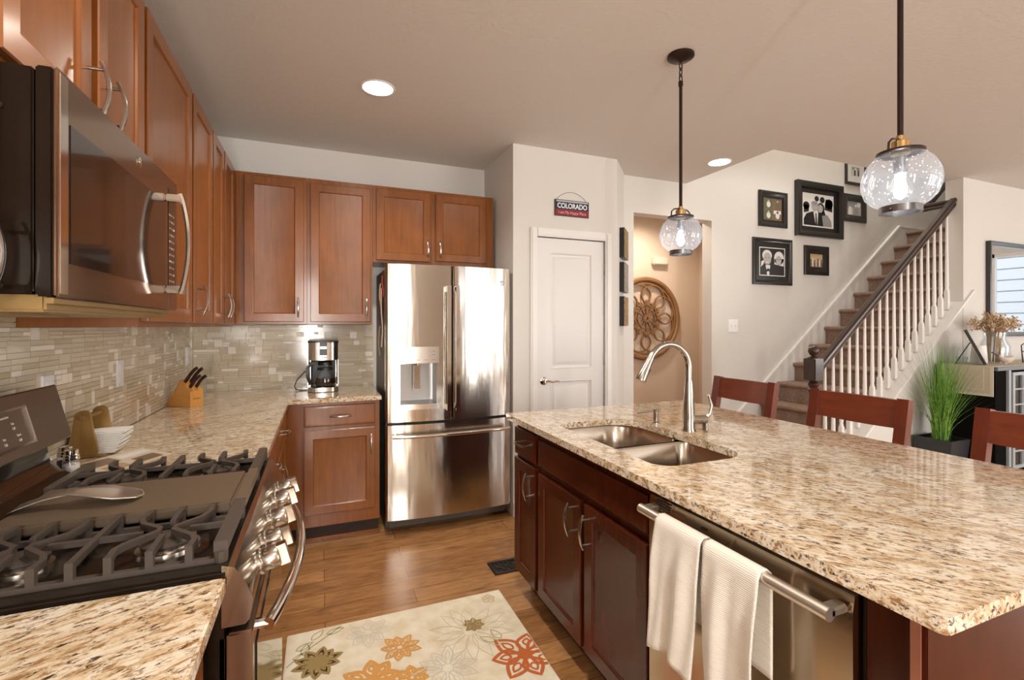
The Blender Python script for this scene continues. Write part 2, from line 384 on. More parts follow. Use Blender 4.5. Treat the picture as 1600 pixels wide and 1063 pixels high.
# right wall: full height from x=5.25, knee wall with slope to the left of it
sl = .784
def cap_z(x): return 1.665+sl*(x-5.386)
s = MB(); s.box(5.25, 2.40, 0, XR, 2.53, CH); struct('wall_right', s, wall_m)
s = MB(); s.prism([(3.40, 0), (5.25, 0), (5.25, cap_z(5.25)), (3.40, cap_z(3.40))], 2.405, 2.53, lambda p, q, a: (p, a, q)); struct('wall_knee', s, wall_m)
s = MB(); s.prism([(3.40, cap_z(3.40)), (5.385, cap_z(5.385)), (5.385, cap_z(5.385)+.001), (5.385, cap_z(5.385)+.022), (3.40, cap_z(3.40)+.022)], 2.38, 2.40, lambda p, q, a: (p, a, q))
s.prism([(3.40, cap_z(3.40)), (5.249, cap_z(5.249)), (5.249, cap_z(5.249)+.022), (3.40, cap_z(3.40)+.022)], 2.40, 2.545, lambda p, q, a: (p, a, q)); struct('trim_1', s, trim_m, label='white sloped cap of the knee wall under the balusters')
# stairwell above
s = MB(); s.box(3.0, 2.55, CH+.12, 3.12, YR, 5.2); struct('wall_stairwell_left', s, wall_m)
s = MB(); s.box(3.0, 2.43, CH+.12, 7.7, 2.55, 5.2); struct('wall_stairwell_front', s, wall_m)
s = MB(); s.box(7.615, 2.56, 0, 7.7, YR, 5.2); struct('wall_stairwell_right', s, wall_m)
s = MB(); s.box(3.0, 2.43, 5.2, 7.7, YR+.12, 5.3); struct('ceiling_stairwell', s, wall_m)
# wall behind the camera with patio doors and a window; right end wall with a window
s = MB(); windowed_wall(s, 'x', YF, .1, XL-.1, XR, CH, [(-.35, .3, .05, 2.3), (3.1, .1, 5.9, 2.3)]); struct('wall_front', s, wall_m)
s = MB(); windowed_wall(s, 'y', XR, .1, YF, YB, CH, [(-2.5, .65, -.7, 2.35), (.25, .65, 2.05, 2.35)]); struct('wall_living', s, wall_m)
def win(name, axis, pos, a0, a1, z0, z1, nm):
    s = MB(); bx = (lambda p, q, r, t: s.box(p, pos+.02, r, q, pos+.08, t)) if axis == 'x' else (lambda p, q, r, t: s.box(pos+.02, p, r, pos+.08, q, t))
    for k in range(nm+1):
        p = a0+(a1-a0-.05)*k/nm; bx(p, p+.05, z0, z1)
    bx(a0, a1, z0, z0+.05); bx(a0, a1, z1-.05, z1); struct(name, s, trim_m)
win('window_1', 'x', YF, -.35, .05, .3, 2.3, 1); win('window_2', 'x', YF, 3.1, 5.9, .1, 2.3, 3); win('window_3', 'y', XR, -2.5, -.7, .65, 2.35, 2); win('window_4', 'y', XR, .25, 2.05, .65, 2.35, 2)
s = MB()
for k in range(22): s.box(10.9, -6, -.5+k*.19, 10.94, 5, -.5+k*.19+.17); s.box(10.94, -6, -.5+k*.19, 10.97, 5, -.5+k*.19+.19)
tag(struct('neighbour_siding', s, siding_m), 'white lap siding of the house outside the living room window', None)
# baseboards
s = MB(); s.box(1.285, 3.146, 0, 1.415, 3.16, .10); s.box(2.108, 3.146, 0, 2.165, 3.16, .10); struct('baseboard_pantry', s, trim_m)
s = MB(); s.box(2.43, 3.446, 0, 2.542, 3.46, .10); s.box(3.427, 3.446, 0, 3.50, 3.46, .10); struct('baseboard_back', s, trim_m)
s = MB(); s.box(5.25, 2.386, 0, XR, 2.40, .10); struct('baseboard_right', s, trim_m)
# door casing and pantry door
s = MB()
for x0, x1 in ((1.417, 1.471), (2.050, 2.106)):
    s.box(x0, 3.141, 0, x1, 3.160, 2.08, .004); s.box(x0+.012, 3.136, 0, x1-.012, 3.1408, 2.066, .002)
s.box(1.4712, 3.141, 2.018, 2.0498, 3.160, 2.08, .002); s.box(1.4712, 3.136, 2.030, 2.0498, 3.1408, 2.066, .002)
struct('trim_2', s, trim_m, label='white casing around the pantry door')
pd = MB()
DX0, DX1, DZ1, DYF = 1.473, 2.048, 2.012, 3.168
us = [DX0, 1.583, 1.944, DX1]; vs = [.008, .22, .955, 1.042, 1.91, DZ1]
for i in range(3):
    for j in range(5):
        x0, x1, z0, z1 = us[i], us[i+1], vs[j], vs[j+1]
        if i == 1 and j in (1, 3): rings(pd, (x0, DYF, z0), (1, 0, 0), Z, (0, -1, 0), x1-x0, z1-z0, [(0, 0), (.006, .002), (.016, -.010), (.028, -.013), (.046, -.004), (.056, -.002)])
        else: pd.add([(x0, DYF, z0), (x1, DYF, z0), (x1, DYF, z1), (x0, DYF, z1)], [(0, 1, 2, 3)])
pd.add([(DX0, DYF, .008), (DX1, DYF, .008), (DX1, DYF, DZ1), (DX0, DYF, DZ1), (DX0, DYF+.035, .008), (DX1, DYF+.035, .008), (DX1, DYF+.035, DZ1), (DX0, DYF+.035, DZ1)], [(0, 4, 5, 1), (1, 5, 6, 2), (2, 6, 7, 3), (3, 7, 4, 0), (4, 7, 6, 5)])
door1 = struct('door_1', pd, doorw_m, label='white two-panel pantry door with a nickel lever', smooth=25)
s = MB(); s.lathe([(.030, 0), (.030, .006), (.022, .010), (.010, .012), (.010, .045)], (1.530, DYF, .957), 20, (0, -1, 0))
s.tube([(1.530, DYF-.042, .957), (1.55, DYF-.046, .960), (1.585, DYF-.044, .951), (1.615, DYF-.046, .958), (1.635, DYF-.046, .955)], lambda t: .0095-.004*t, 8); s.build('lever_handle', chrome_m, door1)
for z in (1.80, 1.10, .25):
    s = MB(); s.box(2.045, DYF-.010, z-.045, 2.055, DYF-.001, z+.045, .002); s.build('hinge', nickel_m, door1)

# ------------------------------------------------------------------ mosaic backsplash
def mosaic(name, to3d, a0, a1, z0, z1, parent, seed, lab):
    """interlocking strips: bands of 0.052 m, each block is 1 square/tall tile or 2-3 strips"""
    rnd = random.Random(seed); s = MB(); g = .0016
    s.mi = 0; s.add([to3d(a0, z0, .004), to3d(a1, z0, .004), to3d(a1, z1, .004), to3d(a0, z1, .004)], [(0, 1, 2, 3)])
    def tile(p, q, b, t, mi):
        p += g/2; q -= g/2; b += g/2; t -= g/2
        if q <= p or t <= b: return
        s.mi = mi
        s.add([to3d(p, b, .0042), to3d(q, b, .0042), to3d(q, t, .0042), to3d(p, t, .0042), to3d(p, b, .010), to3d(q, b, .010), to3d(q, t, .010), to3d(p, t, .010)], [(4, 5, 6, 7), (0, 1, 5, 4), (1, 2, 6, 5), (2, 3, 7, 6), (3, 0, 4, 7)])
    z = z0; band = .0505
    while z < z1-.004:
        h = min(band, z1-z); x = a0 - rnd.random()*.1
        while x < a1:
            r = rnd.random()
            if r < .26: wd = rnd.choice([.03, .05, .05]); rows = [(0, 1)]
            elif r < .62: wd = rnd.uniform(.09, .17); rows = [(0, .333), (.333, .667), (.667, 1)]
            else: wd = rnd.uniform(.07, .15); rows = rnd.choice([[(0, .333), (.333, 1)], [(0, .667), (.667, 1)], [(0, .333), (.333, .667), (.667, 1)]])
            for b, t in rows:
                cuts = [x, x+wd]
                if len(rows) > 1 and rnd.random() < .45: cuts = [x, x+wd*rnd.uniform(.3, .7), x+wd]
                for c0, c1 in zip(cuts, cuts[1:]):
                    p, q = max(c0, a0), min(c1, a1)
                    small = (c1-c0) < .055
                    mi = 4 if (rnd.random() < (.42 if small else .05)) else rnd.choice([1, 2, 3, 5, 6, 1, 6])
                    if q-p > .003: tile(p, q, z+h*b, z+h*t, mi)
            x += wd
        z += band
    o = s.build(name, [grout_m]+tile_ms, parent, normals=False); o['label'] = lab; return o
mosaic('tile_backsplash', lambda a, z, d: (XL+d, a, z), .30, YB-.0102, .9145, 1.3562, wl, 3, 'beige linear mosaic tile with pale stone pieces')
mosaic('tile_backsplash', lambda a, z, d: (a, YB-d, z), XL+.0102, .385, .9145, 1.3735, wb, 4, 'beige linear mosaic tile behind the coffee maker')

mosaic('tile_backsplash', lambda a, z, d: (XL+d, a, z), .987, 1.764, 1.3566, 1.40, wl, 9, 'strip of mosaic tile under the microwave')

# ------------------------------------------------------------------ outlets and switches
def plate(o, u, n, label, gr, decora=True):
    o, u, n = Vector(o), Vector(u), Vector(n)
    t = thing('outlet_plate', label, 'outlet', tuple(o), gr)
    s = MB(); rings(s, o-u*.036-Vector(Z)*.058, u, Z, n, .072, .116, [(0, 0), (0, .003), (.004, .006)]); s.build('cover_plate', white_m, t)
    for k in (-1, 1):
        s = MB(); rings(s, o-u*.016+Vector(Z)*(k*.024-.014)+n*.006, u, Z, n, .032, .028, [(0, 0), (0, .002), (.003, .003)]); s.build('socket', white_m, t)
plate((XL+.0103, 2.507, 1.160), (0, 1, 0), (1, 0, 0), 'white outlet plate on the mosaic wall between range and knife block', 'backsplash outlets')
plate((XL+.0103, 1.924, 1.150), (0, 1, 0), (1, 0, 0), 'white outlet plate on the mosaic half hidden behind the range panel', 'backsplash outlets')
plate((XL+.0103, 3.627, 1.168), (0, 1, 0), (1, 0, 0), 'white outlet plate near the tiled corner above the knife block', 'backsplash outlets')
t = thing('light_switch', 'white double light switch on the wall beside the hall opening', 'light switch', (3.695, YR, 1.363))
s = MB(); rings(s, (3.636, YR, 1.302), (1, 0, 0), Z, (0, -1, 0), .118, .122, [(0, 0), (0, .003), (.004, .006)]); s.build('cover_plate', white_m, t)
for x in (3.672, 3.718):
    s = MB(); s.box(x-.005, YR-.014, 1.352, x+.005, YR-.006, 1.374, .001); s.build('toggle', white_m, t)

# ------------------------------------------------------------------ upper cabinets
def upper(label, o, u, n, W, z0, z1, depth, doors, mt=cab_m, grp='maple upper cabinets', rail=.02):
    """box behind plane at o (front face of frame), doors: list of (a0,a1,zb,zt,handle_a,handle_z)"""
    o, u, n = Vector(o), Vector(u), Vector(n); c = o+u*(W/2)-n*(depth/2)
    t = thing('upper_cabinet', label, 'cabinet', (c.x, c.y, z0), grp)
    s = MB(); s.obox(o+Vector((0, 0, z0)), u*W, n*-depth, Vector((0, 0, z1-z0))); s.build('body', mt, t)
    for a0, a1, zb, zt, ha, hz in doors:
        d = cabinet_door(t, o+u*a0+Vector((0, 0, zb))+n*.001, u, n, a1-a0, zt-zb, mt)
        if ha is not None: pull(d, o+u*ha+Vector((0, 0, hz))+n*.020, Z, n)
    return t
XU = -.51; DU = XU-XL-.0015   # frame face of left uppers
def lu(label, y0, y1, z0, z1, doors): return upper(label, (XU, y0, 0), (0, 1, 0), (1, 0, 0), y1-y0, z0, z1, DU, [(a-y0, b-y0, zb, zt, None if h is None else h-y0, hz) for a, b, zb, zt, h, hz in doors])
lu('maple upper cabinet left of the microwave at the picture edge', .36, .984, 1.36, 2.36, [(.40, .980, 1.378, 2.345, .967, 1.473)])
lu('short maple cabinet with two doors above the microwave', .985, 1.765, 1.812, 2.36, [(1.055, 1.394, 1.825, 2.345, 1.372, 1.905), (1.432, 1.755, 1.825, 2.345, 1.472, 1.905)])
lu('wide single-door maple upper cabinet right of the microwave', 1.767, 2.352, 1.357, 2.36, [(1.785, 2.338, 1.375, 2.345, None, 0)])
lu('narrow single-door maple upper cabinet between wide and double-door ones', 2.354, 2.766, 1.357, 2.36, [(2.37, 2.752, 1.375, 2.345, 2.42, 1.475)])
lu('double-door maple upper cabinet in the corner of the left wall', 2.768, 3.44, 1.357, 2.36, [(2.785, 3.055, 1.375, 2.345, 3.03, 1.475), (3.085, 3.40, 1.375, 2.345, 3.11, 1.475)])
YU = 3.50; DB = YB-YU-.0015
def bu(label, x0, x1, z0, z1, doors): return upper(label, (x0, YU, 0), (1, 0, 0), (0, -1, 0), x1-x0, z0, z1, DB, [(a-x0, b-x0, zb, zt, h-x0, hz) for a, b, zb, zt, h, hz in doors])
bu('tall maple upper cabinet left above the coffee maker', -.508, -.078, 1.374, 2.36, [(-.449, -.097, 1.390, 2.337, -.131, 1.484)])
bu('tall maple upper cabinet next to the fridge top', -.076, .348, 1.374, 2.36, [(-.056, .334, 1.390, 2.325, .306, 1.484)])
bu('short double-door maple cabinet above the refrigerator', .350, 1.255, 1.815, 2.36, [(.373, .762, 1.832, 2.337, .735, 1.928), (.799, 1.192, 1.842, 2.337, .827, 1.928)])

# ------------------------------------------------------------------ base cabinets of the left and back run
XB = -.20   # face frame of left base run
def base_box(t, x0, y0, x1, y1, mt, z0=.11, z1=.885):
    s = MB(); s.box(x0, y0, z0, x1, y1, z1); s.build('body', mt, t)
def toe(t, x0, y0, x1, y1):
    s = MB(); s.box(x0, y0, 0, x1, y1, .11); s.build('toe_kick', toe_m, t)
t = thing('base_cabinet', 'maple base cabinet under the near counter in front of the range', 'cabinet', (-.5, .5, 0), 'maple base cabinets')
base_box(t, XL+.002, .0, XB, .972, cab_m); toe(t, XL+.002, .0, -.27, .972)
d = slab_front(t, (XB+.001, .04, .735), (0, 1, 0), (1, 0, 0), .90, .13, cab_m); pull(d, (XB+.020, .49, .80), (0, 1, 0), (1, 0, 0))
d = cabinet_door(t, (XB+.001, .04, .13), (0, 1, 0), (1, 0, 0), .445, .585, cab_m); pull(d, (XB+.020, .45, .63), Z, (1, 0, 0))
d = cabinet_door(t, (XB+.001, .495, .13), (0, 1, 0), (1, 0, 0), .445, .585, cab_m); pull(d, (XB+.020, .53, .63), Z, (1, 0, 0))
t = thing('base_cabinet', 'maple base cabinet beyond the range, seen edge-on past the knobs', 'cabinet', (-.5, 2.4, 0), 'maple base cabinets')
base_box(t, XL+.002, 1.745, XB, 3.19, cab_m); toe(t, XL+.002, 1.745, -.27, 3.19)
for y0, y1 in ((1.78, 2.42), (2.46, 3.08)):
    d = slab_front(t, (XB+.001, y0, .735), (0, 1, 0), (1, 0, 0), y1-y0, .13, cab_m); pull(d, (XB+.020, (y0+y1)/2, .80), (0, 1, 0), (1, 0, 0))
    d = cabinet_door(t, (XB+.001, y0, .13), (0, 1, 0), (1, 0, 0), y1-y0, .585, cab_m); pull(d, (XB+.020, y0+.06 if y0 > 2 else y1-.05, .63), Z, (1, 0, 0))
t = thing('base_cabinet', 'maple base cabinet with drawer and door beside the refrigerator', 'cabinet', (.1, 3.5, 0), 'maple base cabinets')
base_box(t, XB+.001, 3.21, .364, YB-.002, cab_m); toe(t, XB+.001, 3.28, .364, YB-.002)
d = slab_front(t, (-.089, 3.209, .735), (1, 0, 0), (0, -1, 0), .423, .128, cab_m); pull(d, (.125, 3.190, .797), (1, 0, 0), (0, -1, 0))
d = cabinet_door(t, (-.089, 3.209, .190), (1, 0, 0), (0, -1, 0), .423, .522, cab_m); pull(d, (.308, 3.190, .607), Z, (0, -1, 0))
s = MB(); s.box(-.20, 3.265, 0, .36, 3.279, .02); s.build('shoe_molding', cab_m, t)

# ------------------------------------------------------------------ countertops
def slab_poly(poly, z0, z1, bev=.004):
    bm = bmesh.new(); vs = [bm.verts.new((p, q, z0)) for p, q in poly]; f = bm.faces.new(vs)
    r = bmesh.ops.extrude_face_region(bm, geom=[f]); nv = [g for g in r['geom'] if isinstance(g, bmesh.types.BMVert)]
    for v in nv: v.co.z = z1
    bm.normal_update(); bmesh.ops.recalc_face_normals(bm, faces=bm.faces)
    es = [e for e in bm.edges if all(abs(v.co.z-z1) < 1e-6 for v in e.verts)]
    bmesh.ops.bevel(bm, geom=es, offset=bev, segments=2, affect='EDGES'); m = MB(); m.bm(bm); return m
tag(slab_poly([(XL+.0105, 0), (-.155, 0), (-.155, .978), (XL+.0105, .978)], .887, .914).build('countertop', gran_m), 'granite countertop in the near left corner in front of the range', 'countertop')
tag(slab_poly([(XL+.0105, 1.742), (-.170, 1.742), (-.170, 3.165), (.372, 3.165), (.372, YB-.0105), (XL+.0105, YB-.0105)], .887, .914).build('countertop', gran_m), 'L-shaped granite countertop with knife block and coffee maker', 'countertop')

# ------------------------------------------------------------------ gas range
RY0, RY1 = .982, 1.737; RC = (RY0+RY1)/2
rg = thing('gas_range', 'stainless gas range with griddle, five knobs and tilted control panel', 'range', (-.42, RC, 0))
s = MB(); s.box(-.77, RY0+.002, .02, -.158, RY1-.002, .905); s.box(-.165, RY0+.002, .10, -.157, RY1-.002, .80); s.build('body', darkbody_m, rg)
s = MB(); s.box(-.70, RY0, .905, -.15, RY1, .926, .006)
s.bar([(-.655, RY0+.010, .927), (-.158, RY0+.010, .927), (-.158, RY1-.010, .927), (-.655, RY1-.010, .927)], .016, .012, closed=True); s.build('cooktop', darkbody_m, rg)
s = MB(); s.prism([(-.162, .905), (-.162, .932), (-.142, .926), (-.122, .892), (-.112, .865), (-.117, .828), (-.125, .820), (-.162, .820)], RY0+.001, RY1-.001, lambda p, q, a: (p, a, q)); s.build('control_front', mat('front_steel', (.40, .345, .285), .13, 1.0), rg)
kx = Vector((.965, 0, .26)).normalized()
for y in (1.120, 1.215, 1.355, 1.490, 1.590):
    s = MB(); c = Vector((-.116, y, .868)); s.lathe([(.026, 0), (.026, .006), (.022, .008)], c, 24, kx)
    s.lathe([(.0215, .008), (.0225, .012), (.0225, .036), (.020, .040)], c, 24, kx); k = s.build('knob', nickel_m, rg)
    s = MB(); up = Vector((-.26, 0, .965)); p = c+kx*.038; yv = Vector((0, 1, 0))
    s.obox(p-yv*.010-up*.0215, yv*.020, up*.043, kx*.018); s.build('grip', warmsteel_m, k)
# oven door, glass, handle, drawer
s = MB(); s.box(-.155, RY0+.004, .225, -.113, RY1-.004, .805, .004); od = s.build('oven_door', slate_m, rg)
s = MB(); s.box(-.1125, RY0+.05, .28, -.1105, RY1-.05, .755, .0008); s.build('door_glass', blackgl_m, od)
hp = [(-.113+.062*math.sin(PI*min(1, max(0, t)))**.55 if 0 < t < 1 else -.113, RY0+.045+t*(RY1-RY0-.09), .795) for t in [i/28 for i in range(29)]]
s = MB(); s.tube([(-.090+.045*(1-(2*t-1)**2), RY0+.035+t*(RY1-RY0-.07), .792) for t in [i/24 for i in range(25)]], .0115, 12)
for y in (RY0+.045, RY1-.045): s.tube([(-.114, y, .792), (-.082, y, .792)], .010, 10)
s.build('handle', chrome_m, od)
s = MB(); s.box(-.155, RY0+.004, .05, -.115, RY1-.004, .215, .004); s.build('storage_drawer', slate_m, rg)
s = MB()
for x in (-.70, -.22):
    for y in (RY0+.05, RY1-.05): s.lathe([(.018, 0), (.018, .03)], (x, y, 0), 10)
s.build('foot', black_m, rg)
# back guard: slanted panel over a curved black body
s = MB(); prof = [(-.785, .905), (-.785, 1.17), (-.70, 1.17), (-.70, 1.055), (-.712, 1.03), (-.705, .99), (-.68, .955), (-.648, .936), (-.64, .905)]
s.prism(prof, RY0+.003, RY1-.003, lambda p, q, a: (p, a, q)); s.build('back_guard', blackgl_m, rg)
pa, pb = Vector((-.655, 0, 1.046)), Vector((-.692, 0, 1.196)); pu = (pb-pa).normalized(); pn = Vector((pu.z, 0, -pu.x)); PH = (pb-pa).length
s = MB(); o = pa+Vector((0, RY0, 0))-pn*.04
rings(s, o, Vector((0, 1, 0)), pu, pn, RY1-RY0, PH, [(0, 0), (0, .036), (.004, .04), (.01, .04)]); s.add([o, o+Vector((0, RY1-RY0, 0)), o+Vector((0, RY1-RY0, 0))+pu*PH, o+pu*PH], [(3, 2, 1, 0)])
cp = s.build('control_panel', panelblk_m, rg)
dy0, dy1 = 1.10, 1.560; dz0, dz1 = .028, .118
s = MB(); s.bar([pa+pu*a+pn*.0015+Vector((0, y, 0)) for y, a in ((dy0, dz0), (dy1, dz0), (dy1, dz1), (dy0, dz1))], .006, .004, up=pn, closed=True); s.build('display_frame', chrome_m, cp)
s = MB(); s.add([pa+pu*a+pn*.001+Vector((0, y, 0)) for y, a in ((dy0, dz0), (dy1, dz0), (dy1, dz1), (dy0, dz1))], [(0, 1, 2, 3)]); s.build('display', panelblk_m, cp, normals=False)
s = MB(); yv = Vector((0, 1, 0))
for r, (a, items) in enumerate([(.103, ['Convection']*3), (.085, ['Bake', 'Broil', 'Keep', 'Clean', 'Set']), (.073, ['Conv', 'Lo', 'Warm', 'Steam', 'Off']), (.055, ['1', '2', '3', '4', '5', 'Set', 'Start']), (.042, ['6', '7', '8', '9', '0', 'Clk', 'Off'])]):
    for i, tx in enumerate(items): text_part(s, tx, .0085, pa+pu*a+pn*.0012+yv*(dy0+.03+(i+.5)*(dy1-dy0-.06)/len(items)), yv, pu, .0002)
s.build('key_lettering', ink_m, cp, normals=False)
# burners
for x, y, r in ((-.273, 1.113, .044), (-.49, 1.113, .036), (-.273, 1.60, .036), (-.49, 1.60, .040)):
    s = MB(); s.lathe([(r*1.25, 0), (r*1.2, .008), (r, .010), (r, .016)], (x, y, .926), 28); b = s.build('burner', nickel_m, rg)
    s = MB(); s.lathe([(r*.98, 0), (r*1.05, .002), (r*1.05, .006), (r*.85, .009), (.001, .0095)], (x, y, .942), 28); s.build('burner_cap', iron_m, b)
# grates: near one described, far one mirrored
BW = .0098
def grate(mir):
    s = MB(); f = (lambda x, y, z: (x, 2*1.357-y, z)) if mir else (lambda x, y, z: (x, y, z))
    def bar(pts, wd=BW, ht=.012): s.bar([f(*p) for p in pts], wd, ht)
    zt, zb, y0, y1, xf, xk = .964, .9365, 1.004, 1.214, -.166, -.606
    bar([(xk, y0, zb), (xf, y0, zb)], .011, .010); bar([(xk, y1, zb), (xf, y1, zb)], .011, .010)
    bar([(xf, y0-.006, zt-.003), (xf, y1+.012, zt-.003)], .022, .020); bar([(xk, y0-.006, zt-.004), (xk, y1+.012, zt-.004)], .020, .018)
    for p in ((xf, y0), (xk, y0), (xf, y1), (xk, y1)): s.lathe([(.011, 0), (.012, .026)], f(p[0], p[1], .927), 10)
    def finger(pl):   # rises from the low rail, runs level
        p = [(*pl[0], zb+.004), (*pl[0], zt)] if False else []
        lv = [(x, y, zt) for x, y in pl]; bar(lv)
        for e in (pl[0], pl[-1]):
            if abs(e[1]-y0) < .02 or abs(e[1]-y1) < .02: s.box(*[min(a, b) for a, b in zip(f(e[0]-.0058, e[1]-.006, zb-.006), f(e[0]+.0058, e[1]+.006, zt+.006))], *[max(a, b) for a, b in zip(f(e[0]-.0058, e[1]-.006, zb-.006), f(e[0]+.0058, e[1]+.006, zt+.006))])
    ym = 1.108
    for sg, c in ((1, -.273), (1, -.489)):
        L_ = [(c-.056, y1), (c-.060, 1.178), (c-.050, 1.15), (c-.014, ym+.008), (c-.012, ym-.008), (c-.052, 1.055), (c-.060, 1.035), (c-.058, y0)]
        finger(L_); finger([(2*c-x, y) for x, y in L_])
        finger([(c, y0), (c, ym-.032)]); finger([(c, y1), (c, ym+.036)])
    finger([(-.382, y0), (-.382, y1)]); bar([(-.452, ym, zt-.002), (-.312, ym, zt-.002)], .010, .010)
    bar([(xf, ym, zt-.002), (-.236, ym, zt-.002)], .010, .010); bar([(xk, ym, zt-.002), (-.526, ym, zt-.002)], .010, .010)
    return s.build('grate', iron_m, rg)
grate(False); grate(True)
s = MB(); s.box(-.604, 1.232, .942, -.182, 1.482, .966, .005); s.bar([(-.166, 1.232, .961), (-.166, 1.482, .961)], .022, .020); s.box(-.185, 1.25, .945, -.160, 1.30, .958); s.box(-.185, 1.42, .945, -.160, 1.46, .958)
for x in (-.58, -.2):
    for y in (1.25, 1.46): s.lathe([(.01, 0), (.01, .02)], (x, y, .926), 8)
s.build('griddle', griddle_m, rg)
# spoon rest on the griddle
s = MB(); a0 = Vector((-.600, 1.330, .9665)); d = Vector((.225, .005, 0)); e = Vector((.02, -.30, 0)).normalized()
def prof_spoon(t):   # half width, centre height
    if t < .42: return .027-.008*t/.42*1.0, .004+.022*math.sin(PI*min(1, t/.40)*.5)+(0 if t > .06 else -.0)
    q = (t-.42)/.58; return .019+.026*math.sin(PI*min(1, q*.96+.02))**.7*1.0, .026-.022*min(1, q*1.6)
NS = 30; base = len(s.v)
for i in range(NS+1):
    t = i/NS; wd, h = prof_spoon(t)
    q = max(0, (t-.42)/.58); dish = .010*math.sin(PI*q) if q > 0 else .0
    lip = .004+.010*math.sin(PI*q) if q > 0 else .002
    if i == NS: wd = .003
    for k in range(9):
        a = k/4-1; s.v.append(a0+d*t+e*(wd*a)+Vector((0, 0, h+lip*a*a)))
for i in range(NS):
    for k in range(8): s.face((base+i*9+k, base+i*9+k+1, base+(i+1)*9+k+1, base+(i+1)*9+k))
tag(s.build('spoon_rest', mat('spoon_steel', (.80, .74, .66), .36, 1.0), None, normals=False, solid=.0015), 'polished metal spoon rest lying on the range griddle', 'spoon rest')

# ------------------------------------------------------------------ microwave
MY0, MY1, MZ0, MZ1, MXF = 1.012, 1.722, 1.402, 1.790, -.400
mw = thing('microwave', 'over-the-range slate steel microwave with arched chrome handle', 'microwave', (-.6, 1.367, MZ0))
s = MB(); s.box(XL+.012, MY0+.004, MZ0+.012, -.434, MY1-.004, MZ1-.004, .003)
s.lathe([(.006, 0), (.006, .004), (.003, .006)], (-.475, MY0+.004, 1.715), 12, (0, -1, 0)); s.lathe([(.006, 0), (.006, .004), (.003, .006)], (-.475, MY0+.004, 1.425), 12, (0, -1, 0)); s.build('body', darkbody_m, mw)
s = MB(); s.box(-.785, MY0+.02, MZ0-.018, -.425, MY1-.015, MZ0+.011, .004); s.box(-.62, MY0+.03, MZ0-.023, -.50, MY0+.30, MZ0-.018); s.box(-.425, MY0+.015, MZ0-.004, -.412, MY1-.01, MZ0+.006, .001); s.build('underside_plate', mat('underside_brass', (.33, .215, .08), .35, .6), mw)
s = MB(); s.box(-.407, MY0, MZ0+.006, MXF, MY1, MZ1, .003); md = s.build('door', slate_m, mw)
s = MB(); s.box(-.431, MY0+.001, MZ0+.007, -.4075, MY1-.001, MZ1-.001, .003); s.build('door_liner', darkbody_m, md)
s = MB(); s.box(-.4005, MY0+.003, MZ0+.012, -.3985, MY0+.030, MZ1-.008, .001); s.build('edge_trim', chrome_m, md)
s = MB(); s.box(-.4002, 1.050, 1.468, -.3985, 1.60, 1.708, .0006); s.build('window', blackgl_m, md)
s = MB(); s.box(-.4002, 1.628, 1.455, -.3987, 1.700, 1.755, .0005); s.build('keypad', blackgl_m, md)
s = MB()
for r in range(11):
    for c in range(3): text_part(s, random.choice(['1', '2', '3', 'Add', 'Pwr', '5', '8', '0', 'Off']), .008, (-.3985, 1.640+c*.019, 1.49+r*.019), (0, 1, 0), Z, .0002)
text_part(s, '12:00', .013, (-.3985, 1.659, 1.728), (0, 1, 0), Z, .0002); s.build('key_lettering', ink_m, md, normals=False)
s = MB(); s.box(-.4002, 1.6265, 1.415, -.3992, 1.6285, 1.468); s.build('door_seam', black_m, md)
s = MB(); s.lathe([(.013, 0), (.013, .002), (.010, .0025)], (-.400, 1.392, 1.752), 24, (1, 0, 0)); text_part(s, 'GE', .012, (-.3972, 1.392, 1.752), (0, 1, 0), Z, .0004); s.build('badge', chrome_m, md)
# handle: one bowed bar standing off the glossy door
s = MB(); yh = 1.610
s.sweep([(-.400+.034+.020*math.sin(PI*t)**.8, yh, 1.452+t*.282) for t in [i/20 for i in range(21)]], [(-.011, -.005), (.011, -.005), (.013, 0), (.011, .006), (-.011, .006), (-.013, 0)], up=(1, 0, 0))
for z in (1.464, 1.722): s.box(-.3995, yh-.011, z-.010, -.362, yh+.011, z+.010, .003)
s.build('handle', chrome_m, md)

